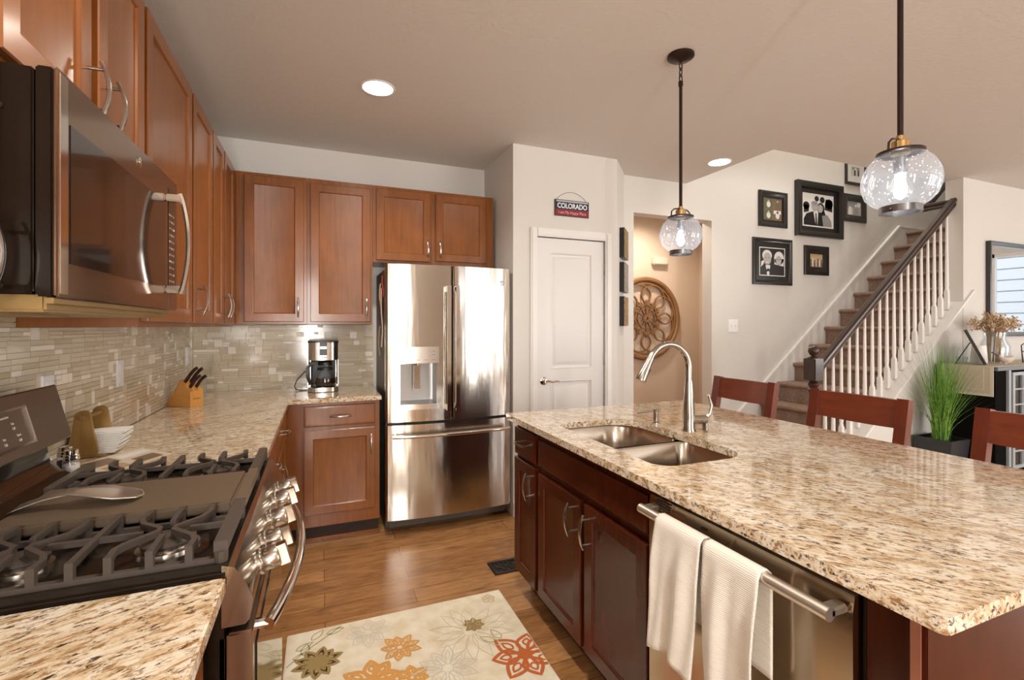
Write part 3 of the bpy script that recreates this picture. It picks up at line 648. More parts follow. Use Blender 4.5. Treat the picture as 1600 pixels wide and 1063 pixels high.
# ------------------------------------------------------------------ refrigerator
fx0, fx1, fm = .397, 1.262, .830
fr = thing('refrigerator', 'stainless french-door refrigerator with water dispenser', 'refrigerator', (.83, 3.45, 0))
s = MB(); s.box(fx0+.008, 3.225, .045, fx1-.004, 3.775, 1.745, .004); s.box(fx0+.015, 3.30, .0, fx1-.01, 3.74, .045); s.box(fx0+.03, 3.18, 1.745, fx0+.10, 3.30, 1.765); s.box(fx1-.10, 3.18, 1.745, fx1-.03, 3.30, 1.765); s.box(fx0+.03, 3.212, .03, fx1-.02, 3.226, .10); s.build('body', mat('fridge_grey', (.10, .085, .07), .4, .3), fr)
def fy(x): return 3.152-.034*(1-((x-fm)/.434)**2)
def curved(s, xs, zs, hole=None, yb=3.218, fyf=fy):
    """door with curved front from cut lists, optional hole (i,j) cells left open"""
    for i in range(len(xs)-1):
        for j in range(len(zs)-1):
            if hole and xs[i] >= hole[0]-1e-6 and xs[i+1] <= hole[1]+1e-6 and zs[j] >= hole[2]-1e-6 and zs[j+1] <= hole[3]+1e-6: continue
            s.add([(xs[i], fyf(xs[i]), zs[j]), (xs[i+1], fyf(xs[i+1]), zs[j]), (xs[i+1], fyf(xs[i+1]), zs[j+1]), (xs[i], fyf(xs[i]), zs[j+1])], [(0, 1, 2, 3)])
    for i in range(len(xs)-1):
        for z in (zs[0], zs[-1]): s.add([(xs[i], fyf(xs[i]), z), (xs[i+1], fyf(xs[i+1]), z), (xs[i+1], yb, z), (xs[i], yb, z)], [(0, 1, 2, 3)])
    for x in (xs[0], xs[-1]): s.add([(x, fyf(x), zs[0]), (x, yb, zs[0]), (x, yb, zs[-1]), (x, fyf(x), zs[-1])], [(0, 1, 2, 3)])
    s.add([(xs[0], yb, zs[0]), (xs[-1], yb, zs[0]), (xs[-1], yb, zs[-1]), (xs[0], yb, zs[-1])], [(0, 1, 2, 3)])
def lin(a, b, n): return [a+(b-a)*i/n for i in range(n+1)]
def soft(x):  # rolled door edges
    return fy(x)
H0, H1, HZ0, HZ1 = .485, .722, .850, 1.115
xsL = [fx0, fx0+.004, fx0+.012]+lin(fx0+.012, H0, 4)[1:]+lin(H0, H1, 10)[1:]+lin(H1, fm-.004-.010, 4)[1:]+[fm-.006, fm-.004]
def roll(x0, x1):
    def g(x):
        d = min(x-x0, x1-x); return fy(x)+(.010*(1-min(1, d/.012))**2)
    return g
s = MB(); curved(s, xsL, [.735, HZ0, HZ1, 1.765], (H0, H1, HZ0, HZ1), fyf=roll(fx0, fm-.004)); ld = s.build('left_door', fridge_m, fr, normals=True)
s = MB(); curved(s, [fm+.004, fm+.006, fm+.014]+lin(fm+.014, fx1-.012, 16)[1:]+[fx1-.004, fx1], [.735, 1.765], fyf=roll(fm+.004, fx1)); rd = s.build('right_door', fridge_m, fr)
s = MB(); curved(s, [fx0, fx0+.004, fx0+.012]+lin(fx0+.012, fx1-.012, 26)[1:]+[fx1-.004, fx1], [.100, .716], fyf=roll(fx0, fx1)); fd = s.build('freezer_drawer', fridge_m, fr)
# dispenser
disp_m = steel('dispenser_steel', (.55, .56, .56), .33, 0)
s = MB(); yi = 3.208
s.add([(H0, fy(H0), HZ0), (H1, fy(H1), HZ0), (H1, fy(H1), HZ1), (H0, fy(H0), HZ1), (H0+.01, yi, HZ0+.015), (H1-.01, yi, HZ0+.015), (H1-.01, yi, HZ1), (H0+.01, yi, HZ1)], [(4, 5, 6, 7), (0, 1, 5, 4), (1, 2, 6, 5), (2, 3, 7, 6), (3, 0, 4, 7)]); dn = s.build('dispenser_niche', disp_m, ld, normals=False)
s = MB()
for i in range(8):
    pass
s.prism([(x, fy(x)-.006) for x in lin(.470, .737, 8)]+[(x, fy(x)+.003) for x in lin(.737, .470, 8)], 1.117, 1.225, lambda p, q, a: (p, q, a)); s.build('dispenser_display', steel('display_steel', (.62, .58, .54), .3, 0), ld)
s = MB()
for x, z in ((.505, 1.195), (.505, 1.170), (.51, 1.138), (.70, 1.195), (.70, 1.172), (.60, 1.138), (.65, 1.138), (.70, 1.138)): s.box(x-.012, fy(x)-.0068, z-.0015, x+.012, fy(x)-.005, z+.0015)
text_part(s, '•••', .02, (.56, fy(.56)-.0062, 1.148), (1, 0, 0), Z, .0003); s.build('display_marks', mat('display_ink', (.22, .19, .17), .5), ld)
s = MB(); s.prism([(x, fy(x)-.010) for x in lin(.472, .740, 8)]+[(x, fy(x)+.003) for x in lin(.740, .472, 8)], .815, .850, lambda p, q, a: (p, q, a)); s.build('drip_tray', steel_m, ld)
s = MB(); s.obox((.575, 3.165, .945), (.045, 0, 0), (0, .008, 0), (0, -.012, .155)); s.lathe([(.008, 0), (.008, .03)], (.602, 3.170, 1.085), 10); s.build('dispenser_paddle', warmsteel_m, ld)
for nm, x, dr in (('l', .793, ld), ('r', .852, rd)):
    s = MB(); yf = fy(x)
    s.sweep([(x, yf-.052, .800+t*.83) for t in lin(0, 1, 12)], [(-.013, -.004), (-.006, -.008), (.006, -.008), (.013, -.004), (.013, .006), (-.013, .006)], up=(0, -1, 0))
    for z in (.822, 1.608): s.box(x-.011, yf-.047, z-.018, x+.011, yf-.0005, z+.018, .003)
    s.build('handle', chrome_m, dr)
s = MB(); s.tube([(.432+t*.80, fy(.432+t*.80)-.048-.006*math.sin(PI*t), .650) for t in lin(0, 1, 20)], .0135, 12)
for x in (.452, 1.212): s.tube([(x, fy(x)+.002, .650), (x, fy(x)-.048, .650)], .010, 10, up=Z)
s.build('handle', chrome_m, fd)
s = MB(); s.lathe([(.017, 0), (.017, .003), (.0135, .004), (.0135, .002)], (1.190, fy(1.19)+.0005, 1.663), 24, (0, -1, 0)); text_part(s, 'GE', .015, (1.190, fy(1.19)-.0012, 1.663), (1, 0, 0), Z, .0008); s.build('badge', sill_m, rd)
# things hanging on the side of the refrigerator
hx = fx0+.0075
def hang(name, label, cat, y, z0, z1, wd, m, thick=.006, zig=0.):
    s = MB(); n = 8
    pts = [(hx-.002-thick/2-.010*abs(math.sin(3*t+zig)), y+.012*math.sin(5*t+zig)*t, z1+(z0-z1)*t) for t in lin(0, 1, n)]
    s.sweep(pts, lambda t: [(-wd/2*(1-.25*t), -thick/2), (wd/2*(1-.25*t), -thick/2), (wd/2*(1-.25*t), thick/2), (-wd/2*(1-.25*t), thick/2)], up=(1, 0, 0)); return tag(s.build(name, m), label, cat)
hang('lanyard', 'yellow lanyard hanging on the left side of the refrigerator', 'lanyard', 3.44, 1.44, 1.66, .035, mat('yellow_strap', (.60, .42, .16), .7), zig=.4)
hang('hanging_cloth', 'pale pinkish cloth strip hanging on the refrigerator side', 'cloth', 3.36, 1.22, 1.62, .05, mat('pink_cloth', (.62, .45, .36), .8), zig=1.)
hang('dog_leash', 'red strap hanging at the top of the refrigerator side', 'strap', 3.30, 1.56, 1.70, .03, mat('red_strap', (.35, .02, .03), .6), zig=.8)
hang('paper_note', 'cream paper note on the lower refrigerator side', 'paper', 3.52, 1.15, 1.36, .05, mat('cream_paper', (.62, .50, .33), .8), thick=.002)

# ------------------------------------------------------------------ island
IX0, IX1, IY0, IY1 = .915, 2.03, .455, 2.282
isl = thing('island_cabinet', 'cherry island cabinet run, colour darkened for shade, under the granite slab', 'cabinet', (1.3, 1.4, 0))
FX = .945   # face frame plane
s = MB()
s.box(FX, 1.181, .11, 1.58, 2.262, .64); s.box(FX, 2.00, .64, 1.58, 2.262, .885); s.box(FX, 1.181, .64, .965, 2.0, .885); s.box(1.44, 1.181, .64, 1.58, 2.0, .885)
s.box(1.56, .50, 0, 1.60, 2.262, .885); s.build('body', isl_m, isl)
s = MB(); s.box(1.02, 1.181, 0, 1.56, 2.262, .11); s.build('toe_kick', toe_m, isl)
s = MB(); s.box(FX-.020, .470, 0, 1.62, .502, .885, .002); s.box(FX, .502, 0, FX+.02, .575, .885); s.build('end_panel', isl_m, isl)
s = MB(); s.box(FX-.0235, .478, 0, FX-.0203, .493, .884); s.build('panel_edge_strip', mat('edge_strip', (.30, .12, .07), .4), isl)
nI = (-1, 0, 0); uI = (0, 1, 0)
d = slab_front(isl, (FX-.001, 2.010, .715), uI, nI, .248, .135, isl_m); pull(d, (FX-.020, 2.135, .788), uI, nI)
d = cabinet_door(isl, (FX-.001, 2.010, .130), uI, nI, .248, .568, isl_m); pull(d, (FX-.020, 2.055, .605), Z, nI)
d = slab_front(isl, (FX-.001, 1.195, .722), uI, nI, .78, .118, isl_m, name='false_front')
d = cabinet_door(isl, (FX-.001, 1.597, .130), uI, nI, .378, .560, isl_m); pull(d, (FX-.020, 1.645, .605), Z, nI)
d = cabinet_door(isl, (FX-.001, 1.195, .130), uI, nI, .372, .560, isl_m); pull(d, (FX-.020, 1.530, .600), Z, nI)
# island top with the sink cut-out
def round_rect(x0, y0, x1, y1, r, n=6):
    p = []
    for (cx, cy, a, rr) in ((x1, y1, 0, r[0]), (x0, y1, 90, r[1]), (x0, y0, 180, r[2]), (x1, y0, 270, r[3])):
        sx = -1 if cx == x1 else 1; sy = -1 if cy == y1 else 1
        for k in range(n+1):
            t = math.radians(a+90*k/n); p.append((cx+sx*rr+rr*math.cos(t), cy+sy*rr+rr*math.sin(t)))
    return p
SK = (.998, 1.215, 1.385, 1.945)
def top_with_hole(outer, inner, z0, z1):
    m = MB(); bm = bmesh.new()
    for z in (z0, z1):
        a = [bm.verts.new((p, q, z)) for p, q in outer]; b = [bm.verts.new((p, q, z)) for p, q in inner]
        ea = [bm.edges.new((a[i], a[(i+1) % len(a)])) for i in range(len(a))]; eb = [bm.edges.new((b[i], b[(i+1) % len(b)])) for i in range(len(b))]
        bmesh.ops.triangle_fill(bm, use_beauty=True, use_dissolve=False, edges=ea+eb)
        if z == z0: a0, b0 = a, b
    for lo, hi in ((a0, a), (b0, b)):
        for i in range(len(lo)): bm.faces.new((lo[i], lo[(i+1) % len(lo)], hi[(i+1) % len(lo)], hi[i]))
    m.bm(bm); return m
outer = round_rect(.884, .424, IX1, IY1, (.012, .012, .012, .012), 3)
tag(top_with_hole(outer, round_rect(*SK, (.13, .07, .07, .11), 8), .887, .914).build('island_countertop', grani_m, smooth=30), 'large granite island top with the sink cut-out', 'countertop')
# sink: two bowls
sk = thing('sink', 'undermount double-bowl stainless sink in the island', 'sink', (1.19, 1.58, .70))
sink_m = steel('sink_steel', (.52, .46, .39), .22, 1)
def bowl(x0, y0, x1, y1, r, depth):
    s = MB(); ringsz = [(0, .8865), (.006, .880), (.012, .80), (.02, .886-depth+.02), (.05, .886-depth), ]
    prev = None; n = 0
    for ins, z in ringsz:
        pts = round_rect(x0+ins, y0+ins, x1-ins, y1-ins, tuple(max(.02, q-ins*.5) for q in r), 6); b = len(s.v); n = len(pts); s.v += [Vector((p, q, z)) for p, q in pts]
        if prev is not None:
            for i in range(n): s.face((prev+i, prev+(i+1) % n, b+(i+1) % n, b+i))
        prev = b
    s.face([prev+i for i in range(n)]); s.lathe([(.04, .002), (.035, .003), (.02, -.002)], ((x0+x1)/2, (y0+y1)/2, .886-depth), 20)
    return s.build('bowl', sink_m, sk, normals=False, smooth=50)
bowl(.985, 1.570, 1.400, 1.960, (.14, .07, .06, .06), .19); bowl(.985, 1.200, 1.400, 1.556, (.06, .06, .07, .11), .19)
s = MB(); s.box(.985, 1.5565, .80, 1.400, 1.5695, .884, .003); s.build('divider', sink_m, sk)
# faucet
fc = thing('faucet', 'brushed nickel pull-down gooseneck faucet behind the sink', 'faucet', (1.462, 1.605, .914))
s = MB(); s.lathe([(.030, 0), (.030, .004), (.026, .012), (.0255, .06), (.0245, .09), (.019, .17), (.0145, .215)], (1.462, 1.605, .914), 24)
arc = [(1.462, 1.605, 1.12), (1.462, 1.605, 1.18)]+[(1.462-.105+.105*math.cos(a), 1.605, 1.18+.105*math.sin(a)) for a in lin(0, math.radians(155), 16)[1:]]
s.tube(arc, .0135, 14, up=(0, 1, 0)); s.build('spout', faucet_m, fc)
e = Vector(arc[-1]); dn_ = (Vector(arc[-1])-Vector(arc[-2])).normalized()
s = MB(); s.lathe([(.0145, -.004), (.0150, .02), (.019, .06), (.0235, .095), (.0225, .100), (.010, .100)], e, 20, dn_); h = s.build('spray_head', faucet_m, fc)
s = MB(); sd = dn_.cross(Vector((0, 1, 0))); s.obox(e+dn_*.035+sd*.015-Vector((0, .006, 0)), dn_*.03, Vector((0, .012, 0)), sd*.006); s.build('spray_button', black_m, h)
s = MB(); s.tube([(1.475, 1.600, .962), (1.535, 1.583, .962)], .021, 16); s.tube([(1.533, 1.583, .965), (1.552, 1.577, .985), (1.560, 1.575, 1.02), (1.545, 1.578, 1.065)], lambda t: .008-.003*t, 10, up=(0, 1, 0)); s.build('lever', faucet_m, fc)
s = MB(); s.box(1.510, 1.545, .914, 1.585, 1.580, .952, .003); tag(s.build('sponge_caddy', chrome_m), 'small shiny metal caddy behind the faucet base', 'caddy')
sd_ = thing('soap_dispenser', 'brushed nickel soap pump beside the far sink bowl', 'soap dispenser', (1.440, 1.791, .914))
s = MB(); s.lathe([(.019, 0), (.019, .004), (.0125, .008), (.0125, .048), (.014, .050), (.014, .062)], (1.440, 1.791, .914), 18); s.build('pump_body', faucet_m, sd_)
s = MB(); s.tube([(1.440, 1.791, .970), (1.345, 1.800, .964)], .0045, 10); s.build('pump_spout', faucet_m, sd_)
# dishwasher
dw = thing('dishwasher', 'stainless dishwasher in the island with a bar handle and towels', 'dishwasher', (1.2, .878, .0))
s = MB(); s.box(FX+.006, .580, .10, 1.55, 1.176, .868); s.build('body', black_m, dw)
s = MB(); prof = [(FX+.005, .115), (.918, .115), (.918, .70), (.917, .78), (.918, .83), (.923, .858), (FX+.005, .862)]
s.prism(prof, .583, 1.172, lambda p, q, a: (p, a, q)); dd = s.build('door', warmsteel_m, dw, smooth=50)
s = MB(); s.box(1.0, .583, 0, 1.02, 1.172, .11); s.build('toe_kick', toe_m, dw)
s = MB(); s.tube([(.866, .590+t*.555, .832) for t in lin(0, 1, 6)], .0135, 16)
for y in (.603, 1.135): s.box(.868, y-.013, .823, .9165, y+.013, .841, .004)
s.build('handle', mat('satin_bar', (.74, .67, .58), .34, .9), dd)
s = MB()
for k in range(4): s.obox((.9185, 1.085, .850-.007*k), (0, .06, 0), (-.003, 0, .001), (.0, 0, .003))
s.build('vent_slats', mat('vent_dark', (.10, .08, .07), .3, .5), dd)
s = MB(); s.box(.9160, .945, .836, .9185, .962, .840); s.build('status_mark', black_m, dd)
# towels over the handle
def towel(label, y0, y1, zb, seed, shear=0.):
    rnd = random.Random(seed); s = MB(); NU, NV = 26, 44; hx_, hz_ = .866, .832; Lf = hz_-zb; Lb = .22
    for i in range(NU+1):
        u_ = i/NU; ph = rnd.random()*.2
        for j in range(NV+1):
            t = j/NV*(Lf+Lb+.05)
            amp = .008*min(1, max(0, (Lf-t)/.16))
            rip = amp*(math.sin(u_*9+seed)+.6*math.sin(u_*17+seed*2+t*6))
            if t < Lf: x, z = hx_-.019-.010*min(1, (Lf-t)/.1)+rip, zb+t-.010*math.sin(u_*5+seed)*(1-t/Lf)
            elif t < Lf+.05:
                a = (t-Lf)/.05*PI; x, z = hx_-.019*math.cos(a)+.0, hz_+.017*math.sin(a)
            else: x, z = hx_+.021+rip*.3, hz_-(t-Lf-.05)
            q = (Lf-t)/Lf if t < Lf else 0
            yy = y0+(y1-y0)*u_+shear*q*(1-u_*.3)+.006*math.sin(t*14+seed)*q
            s.v.append(Vector((x, yy, z)))
    for i in range(NU):
        for j in range(NV):
            a = i*(NV+1)+j; s.face((a, a+1, a+NV+2, a+NV+1))
    return tag(s.build('dish_towel', towel_m, None, normals=True, smooth=80, solid=.004), label, 'towel', 'towels on the dishwasher handle')
towel('left cream towel hung over the far end of the dishwasher handle', .892, 1.055, .49, 2, .02)
towel('right cream towel hung over the middle of the dishwasher handle', .728, .882, .44, 5, -.005)

# ------------------------------------------------------------------ counter things: knife block, napkins, shakers, coffee maker
kb = thing('knife_block', 'light wood knife block in the tiled corner', 'knife block', (-.69, 3.13, .914))
ax = Vector((.80, -.60, 0)).normalized(); sv = Vector((.60, .80, 0)).normalized(); o = Vector((-.655, 3.078, .9145))
pr = [(0, 0), (0, .088), (-.012, .096), (-.070, .150), (-.170, .010), (-.170, 0)]
s = MB(); s.prism(pr, 0, .080, lambda p, q, a: o+ax*p+sv*a+Vector((0, 0, q))); s.build('block', block_m, kb)
s = MB(); text_part(s, 'J·NCKELS', .012, o+ax*.0005+sv*.040+Vector((0, 0, .045)), sv, Z, .0003); s.build('lettering', photo_b, kb, normals=False)
fdir = (ax*-.058+Vector((0, 0, .054))).normalized(); nrm = (ax*.054+Vector((0, 0, .058))).normalized(); knife_m = mat('knife_handle', (.035, .010, .008), .35)
for i, (a, f, Lk) in enumerate(((.018, .060, .115), (.050, .056, .110), (.022, .018, .095), (.058, .016, .090))):
    b = o+ax*-.012+Vector((0, 0, .096))+fdir*f+sv*a; s = MB()
    s.sweep([b+nrm*.0006, b+nrm*.006, b+nrm*(Lk*.5)+fdir*.003, b+nrm*(Lk*.85)-fdir*.001, b+nrm*Lk-fdir*.006], lambda t: [(x*(.0062 if t < .8 else .0055), y*(.0095 if t not in (.5,) else .0085)) for x, y in [(-1, -.7), (0, -1), (1, -.7), (1, .7), (0, 1), (-1, .7)]], up=fdir)
    lab = ['upper left knife with the longest dark handle in the wood block', 'upper right knife in the wood block', 'lower left knife in the wood block front', 'lower right knife in the wood block front'][i]
    tag(s.build('knife', knife_m), lab, 'knife', 'knives in the block')
nh = thing('napkin_holder', 'olive-wood napkin holder by the range', 'napkin holder', (-.73, 2.09, .914))
def nplate(y):
    s = MB(); pts = []
    for k in range(13):
        a = PI*k/12; pts.append((.022*math.cos(a), .130+.022*math.sin(a)))
    pts = [(.038, 0), (.042, .012), (.038, .035), (.029, .08)]+pts+[(-.029, .08), (-.038, .035), (-.042, .012), (-.038, 0)]
    s.prism(pts, y, y+.012, lambda p, q, a: (-.742+p+(.012 if y > 2.1 else 0), a, .9225+q)); s.build('side_plate', napw_m, nh)
nplate(2.035); nplate(2.140)
s = MB(); s.tube([(-.742, 2.028, 1.052), (-.730, 2.158, 1.052)], .008, 10); s.build('dowel', napw_m, nh)
s = MB(); s.box(-.78, 2.035, .9155, -.68, 2.152, .922); s.build('base', napw_m, nh)
s = MB(); rnd = random.Random(5)
for k in range(26):
    z = .9228+k*.0028; j = rnd.uniform(-.005, .005); e_ = -.010+.030*(k/26)**.7+rnd.uniform(-.004, .004); tw = rnd.uniform(-.03, .03)+(.05 if k % 7 == 3 else 0)
    x1 = -.650+e_; L0 = x1+.776; s.obox((-.776, 2.0485+max(0, -tw*L0*.5), z), (L0, tw*L0*.25, .0012*(k % 3)), (-tw*.05, .088, 0), (0, 0, .0024))
tag(s.build('paper_napkins', mat('napkin_white', (.80, .77, .72), .9)), 'stack of white paper napkins in the wooden holder', 'napkins')
for nm, (x, y), fill, lab in (('salt_shaker', (-.680, 1.795), mat('salt', (.80, .76, .72), .9), 'glass salt shaker with metal cap behind the range'), ('pepper_shaker', (-.715, 1.850), mat('pepper', (.03, .025, .02), .9), 'glass pepper shaker behind the salt shaker')):
    t = thing(nm, lab, 'shaker', (x, y, .914), 'salt and pepper shakers')
    s = MB(); s.lathe([(.019, .0005), (.021, .004), (.021, .045), (.018, .052), (.018, .056)], (x, y, .9145), 20); s.build('glass_jar', glass_m, t)
    s = MB(); s.lathe([(.0175, .003), (.0195, .006), (.0195, .038)], (x, y, .9145), 18); s.build('contents', fill, t)
    s = MB(); s.lathe([(.0195, .052), (.0195, .058), (.0185, .059), (.0185, .066), (.0165, .068), (.0165, .080), (.012, .082)], (x, y, .9145), 20); s.build('cap', chrome_m, t)
# leaflet under the napkins
s = MB(); q = [Vector(p) for p in ((-.735, 1.93, .9146), (-.60, 2.125, .9146), (-.475, 1.985, .9146), (-.585, 1.775, .9146))]
s.mi = 0; s.add(q+[p+Vector((0, 0, .0012)) for p in q], [(3, 2, 1, 0), (4, 5, 6, 7), (0, 1, 5, 4), (1, 2, 6, 5), (2, 3, 7, 6), (3, 0, 4, 7)])
def lq(a, b): return (q[0]*(1-a)+q[1]*a)*(1-b)+(q[3]*(1-a)+q[2]*a)*b+Vector((0, 0, .0014))
for i, (a0_, a1_, b0_, b1_) in enumerate([(.05, .45, .1, .5), (.5, .95, .15, .4), (.1, .4, .6, .9), (.55, .9, .55, .9)]):
    s.mi = 1+i % 3; s.add([lq(a0_, b0_), lq(a1_, b0_), lq(a1_, b1_), lq(a0_, b1_)], [(0, 1, 2, 3)])
tag(s.build('leaflet', [mat('leaflet_paper', (.62, .52, .40), .4), photo_b, photo_w, mat('leaflet_tan', (.42, .27, .15), .5)], None, normals=False), 'printed leaflet flat on the granite beside the range', 'leaflet')
# coffee maker
cm = thing('coffee_maker', 'steel and black drip coffee maker with glass carafe', 'coffee maker', (.025, 3.58, .9145)); cx, cy, cz = .025, 3.575, .9145
def rr(hw, y0, y1, r): return round_rect(cx-hw, cy+y0, cx+hw, cy+y1, (r, r, r, r), 4)
s = MB(); s.prism(rr(.098, -.13, .11, .05), cz+.004, cz+.032, lambda p, q, a: (p, q, a)); s.build('base', steel_m, cm)
s = MB(); s.prism(rr(.098, .0, .115, .03), cz+.032, cz+.342, lambda p, q, a: (p, q, a)); s.prism(rr(.099, -.129, .112, .05), cz, cz+.004, lambda p, q, a: (p, q, a)); s.prism(rr(.099, -.112, .115, .05), cz+.335, cz+.345, lambda p, q, a: (p, q, a)); s.build('water_tank', black_m, cm)
s = MB(); s.prism(rr(.097, -.110, .02, .05), cz+.215, cz+.335, lambda p, q, a: (p, q, a))
for sx in (-1, 1): s.box(cx+sx*.080, cy-.005, cz+.032, cx+sx*.0995, cy+.10, cz+.335, .004)
s.build('brew_housing', steel_m, cm)
s = MB(); s.box(cx-.024, cy-.114, cz+.232, cx+.024, cy-.108, cz+.338, .002); dpn = s.build('display_panel', black_m, cm)
s = MB(); s.box(cx-.020, cy-.1155, cz+.292, cx+.020, cy-.1135, cz+.308); s.build('lcd', lcd_m, dpn)
s = MB()
for k in (-1, 0, 1): s.lathe([(.006, 0), (.006, .002)], (cx+k*.015, cy-.1135, cz+.243), 12, (0, -1, 0))
s.build('button', chrome_m, dpn)
cf = MB(); cf.lathe([(.055, .0), (.070, .006), (.075, .03), (.066, .075), (.050, .115), (.045, .135), (.044, .150)], (cx+.012, cy-.055, cz+.034), 28, cap=False); car = cf.build('carafe', glass_m, cm, normals=False)
s = MB(); s.lathe([(.050, 0), (.066, .004), (.0715, .028), (.067, .055), (.001, .055)], (cx+.012, cy-.055, cz+.037), 24); s.build('coffee', mat('coffee', (.02, .008, .003), .08), car)
s = MB(); s.lathe([(.047, .145), (.047, .166), (.03, .172)], (cx+.012, cy-.055, cz+.034), 24); s.lathe([(.046, .112), (.0525, .112), (.0525, .126), (.046, .126)], (cx+.012, cy-.055, cz+.034), 24); s.build('carafe_lid', black_m, car)
s = MB(); s.sweep([(cx-.036, cy-.075, cz+.192), (cx-.075, cy-.09, cz+.195), (cx-.098, cy-.10, cz+.165), (cx-.100, cy-.10, cz+.11), (cx-.085, cy-.095, cz+.065), (cx-.066, cy-.08, cz+.052)], [(-.010, -.006), (.010, -.006), (.010, .006), (-.010, .006)], up=(0, 1, 0)); s.build('carafe_handle', black_m, car)
s = MB(); s.tube([(-.073, 3.66, 1.05), (-.10, 3.65, 1.035), (-.145, 3.64, .985), (-.160, 3.63, .945), (-.150, 3.61, .922), (-.12, 3.60, .918), (-.078, 3.60, .918)], .0035, 8); s.build('power_cord', black_m, cm)

# ------------------------------------------------------------------ rug, floor vent
rx0, rx1, ry0, ry1 = -.13, .855, .85, 2.295
s = MB(); s.mi = 0; s.box(rx0, ry0, .0, rx1, ry1, .010, .004)
names = list(rug_cols); idx = {k: i+1 for i, k in enumerate(names)}
rugz = [0]
def blob(cx, cy, pts, col, z=.0104):
    pts = [(min(max(cx+p, rx0+.006), rx1-.006), min(max(cy+q, ry0+.006), ry1-.006)) for p, q in pts]; s.mi = idx[col] if col else 0
    s.add([(p, q, z) for p, q in pts], [list(range(len(pts)))])
def outline(cx, cy, pts, wd, col, z=.0108, closed=True):
    n = len(pts); P2 = [(cx+p, cy+q) for p, q in pts]; s.mi = idx[col]; lo = []; hi = []
    for i in range(n):
        a = P2[i-1] if closed or i else P2[0]; b = P2[(i+1) % n] if closed or i < n-1 else P2[-1]
        tx, ty = b[0]-a[0], b[1]-a[1]; l = math.hypot(tx, ty) or 1; nx, ny = -ty/l*wd/2, tx/l*wd/2
        c = lambda v, m0, m1: min(max(v, m0), m1)
        lo.append((c(P2[i][0]-nx, rx0+.005, rx1-.005), c(P2[i][1]-ny, ry0+.005, ry1-.005), z)); hi.append((c(P2[i][0]+nx, rx0+.005, rx1-.005), c(P2[i][1]+ny, ry0+.005, ry1-.005), z))
    s.add(lo+hi, [(i, (i+1) % n, n+(i+1) % n, n+i) for i in range(n if closed else n-1)])
def petal(ang, r0, r1, wd, k=10):
    ca_, sa_ = math.cos(ang), math.sin(ang); out = []
    for i in range(2*k):
        t = i/k if i < k else 2-i/k; sg = 1 if i < k else -1
        r = r0+(r1-r0)*t; h = sg*wd*math.sin(PI*(t**.8))
        out.append((r*ca_-h*sa_, r*sa_+h*ca_))
    return out
def flower(cx, cy, R, n, col, wd=.012, core=True, rot=0., seed=1, inner=True, z=.0108):
    rnd = random.Random(seed)
    for k in range(n):
        a = rot+2*PI*k/n+rnd.uniform(-.12, .12); r = R*rnd.uniform(.85, 1.1)
        outline(cx, cy, petal(a, R*.16, r, R*2.0/n*.95), wd, col, z+k*.00004)
        if inner: outline(cx, cy, petal(a, R*.40, r*.78, R*.7/n), wd*.6, col, z+k*.00004)
    if core: blob(cx, cy, [(R*.2*math.cos(2*PI*i/10), R*.2*math.sin(2*PI*i/10)) for i in range(10)], col, z+.0005)
flower(.785, 1.80, .145, 7, 'rust', .015, rot=.3, seed=2)
flower(.314, 2.034, .085, 9, 'orange', .009, core=False, rot=.2, seed=3)
flower(.19, 1.885, .115, 8, 'orange', .017, rot=.1, seed=4); flower(.33, 1.84, .07, 7, 'orange', .012, core=False, rot=.6, seed=21)
flower(.646, 2.062, .048, 8, 'olive', .008, rot=.5, seed=5)
flower(-.005, 2.065, .088, 10, 'olive', .017, rot=.2, seed=6)
flower(-.07, 1.86, .08, 9, 'olive', .015, seed=7)
flower(.20, 2.185, .10, 8, 'grey', .004, core=False, seed=8, inner=True); flower(.62, 2.03, .19, 14, 'tan', .003, core=False, seed=9, inner=False); flower(.47, 1.84, .13, 10, 'grey', .005, core=False, seed=10)
flower(.50, 1.45, .15, 9, 'rust', .016, seed=11); flower(.1, 1.3, .16, 9, 'orange', .018, seed=12); flower(.70, 1.15, .15, 9, 'olive', .016, seed=13); flower(.3, 1.05, .14, 9, 'tan', .012, seed=14)
flower(.775, 2.235, .035, 5, 'tan', .011, seed=15, inner=False)
for x, y, a in ((-.09, 2.17, .5), (-.03, 2.22, .9), (-.10, 2.12, .2), (-.06, 2.13, 1.4), (.03, 2.24, .3), (.70, 1.92, 2.4), (.73, 1.93, 1.9)):
    outline(x, y, petal(a, 0, .075, .016), .005, 'green')
outline(0, 0, [(-.12, 2.08), (-.06, 2.15), (.0, 2.20), (.06, 2.25), (.09, 2.28)], .006, 'green', closed=False)
tag(s.build('floral_rug', [cream_m]+[rug_ms[k] for k in names], None, normals=False), 'cream tufted rug with rust, orange and olive flowers on the floor', 'rug')
fv = thing('floor_vent', 'dark bronze floor register at the island end', 'vent', (1.02, 2.512, 0))
s = MB(); s.box(.888, 2.443, 0, 1.155, 2.583, .003); s.build('backing', black_m, fv)
s = MB(); vz = .0045
s.bar([(.897, 2.452, vz), (1.146, 2.452, vz), (1.146, 2.574, vz), (.897, 2.574, vz)], .020, .005, closed=True)
for k in range(9): x = .920+k*.025; s.box(x, 2.46, .003, x+.006, 2.566, .006)
for k in range(4):
    y = 2.478+k*.024
    for j in range(8):
        if (j+k) % 2: s.box(.920+j*.025, y, .003, .945+j*.025, y+.006, .006)
s.build('grille', mat('vent_bronze', (.05, .035, .028), .35, .5), fv)

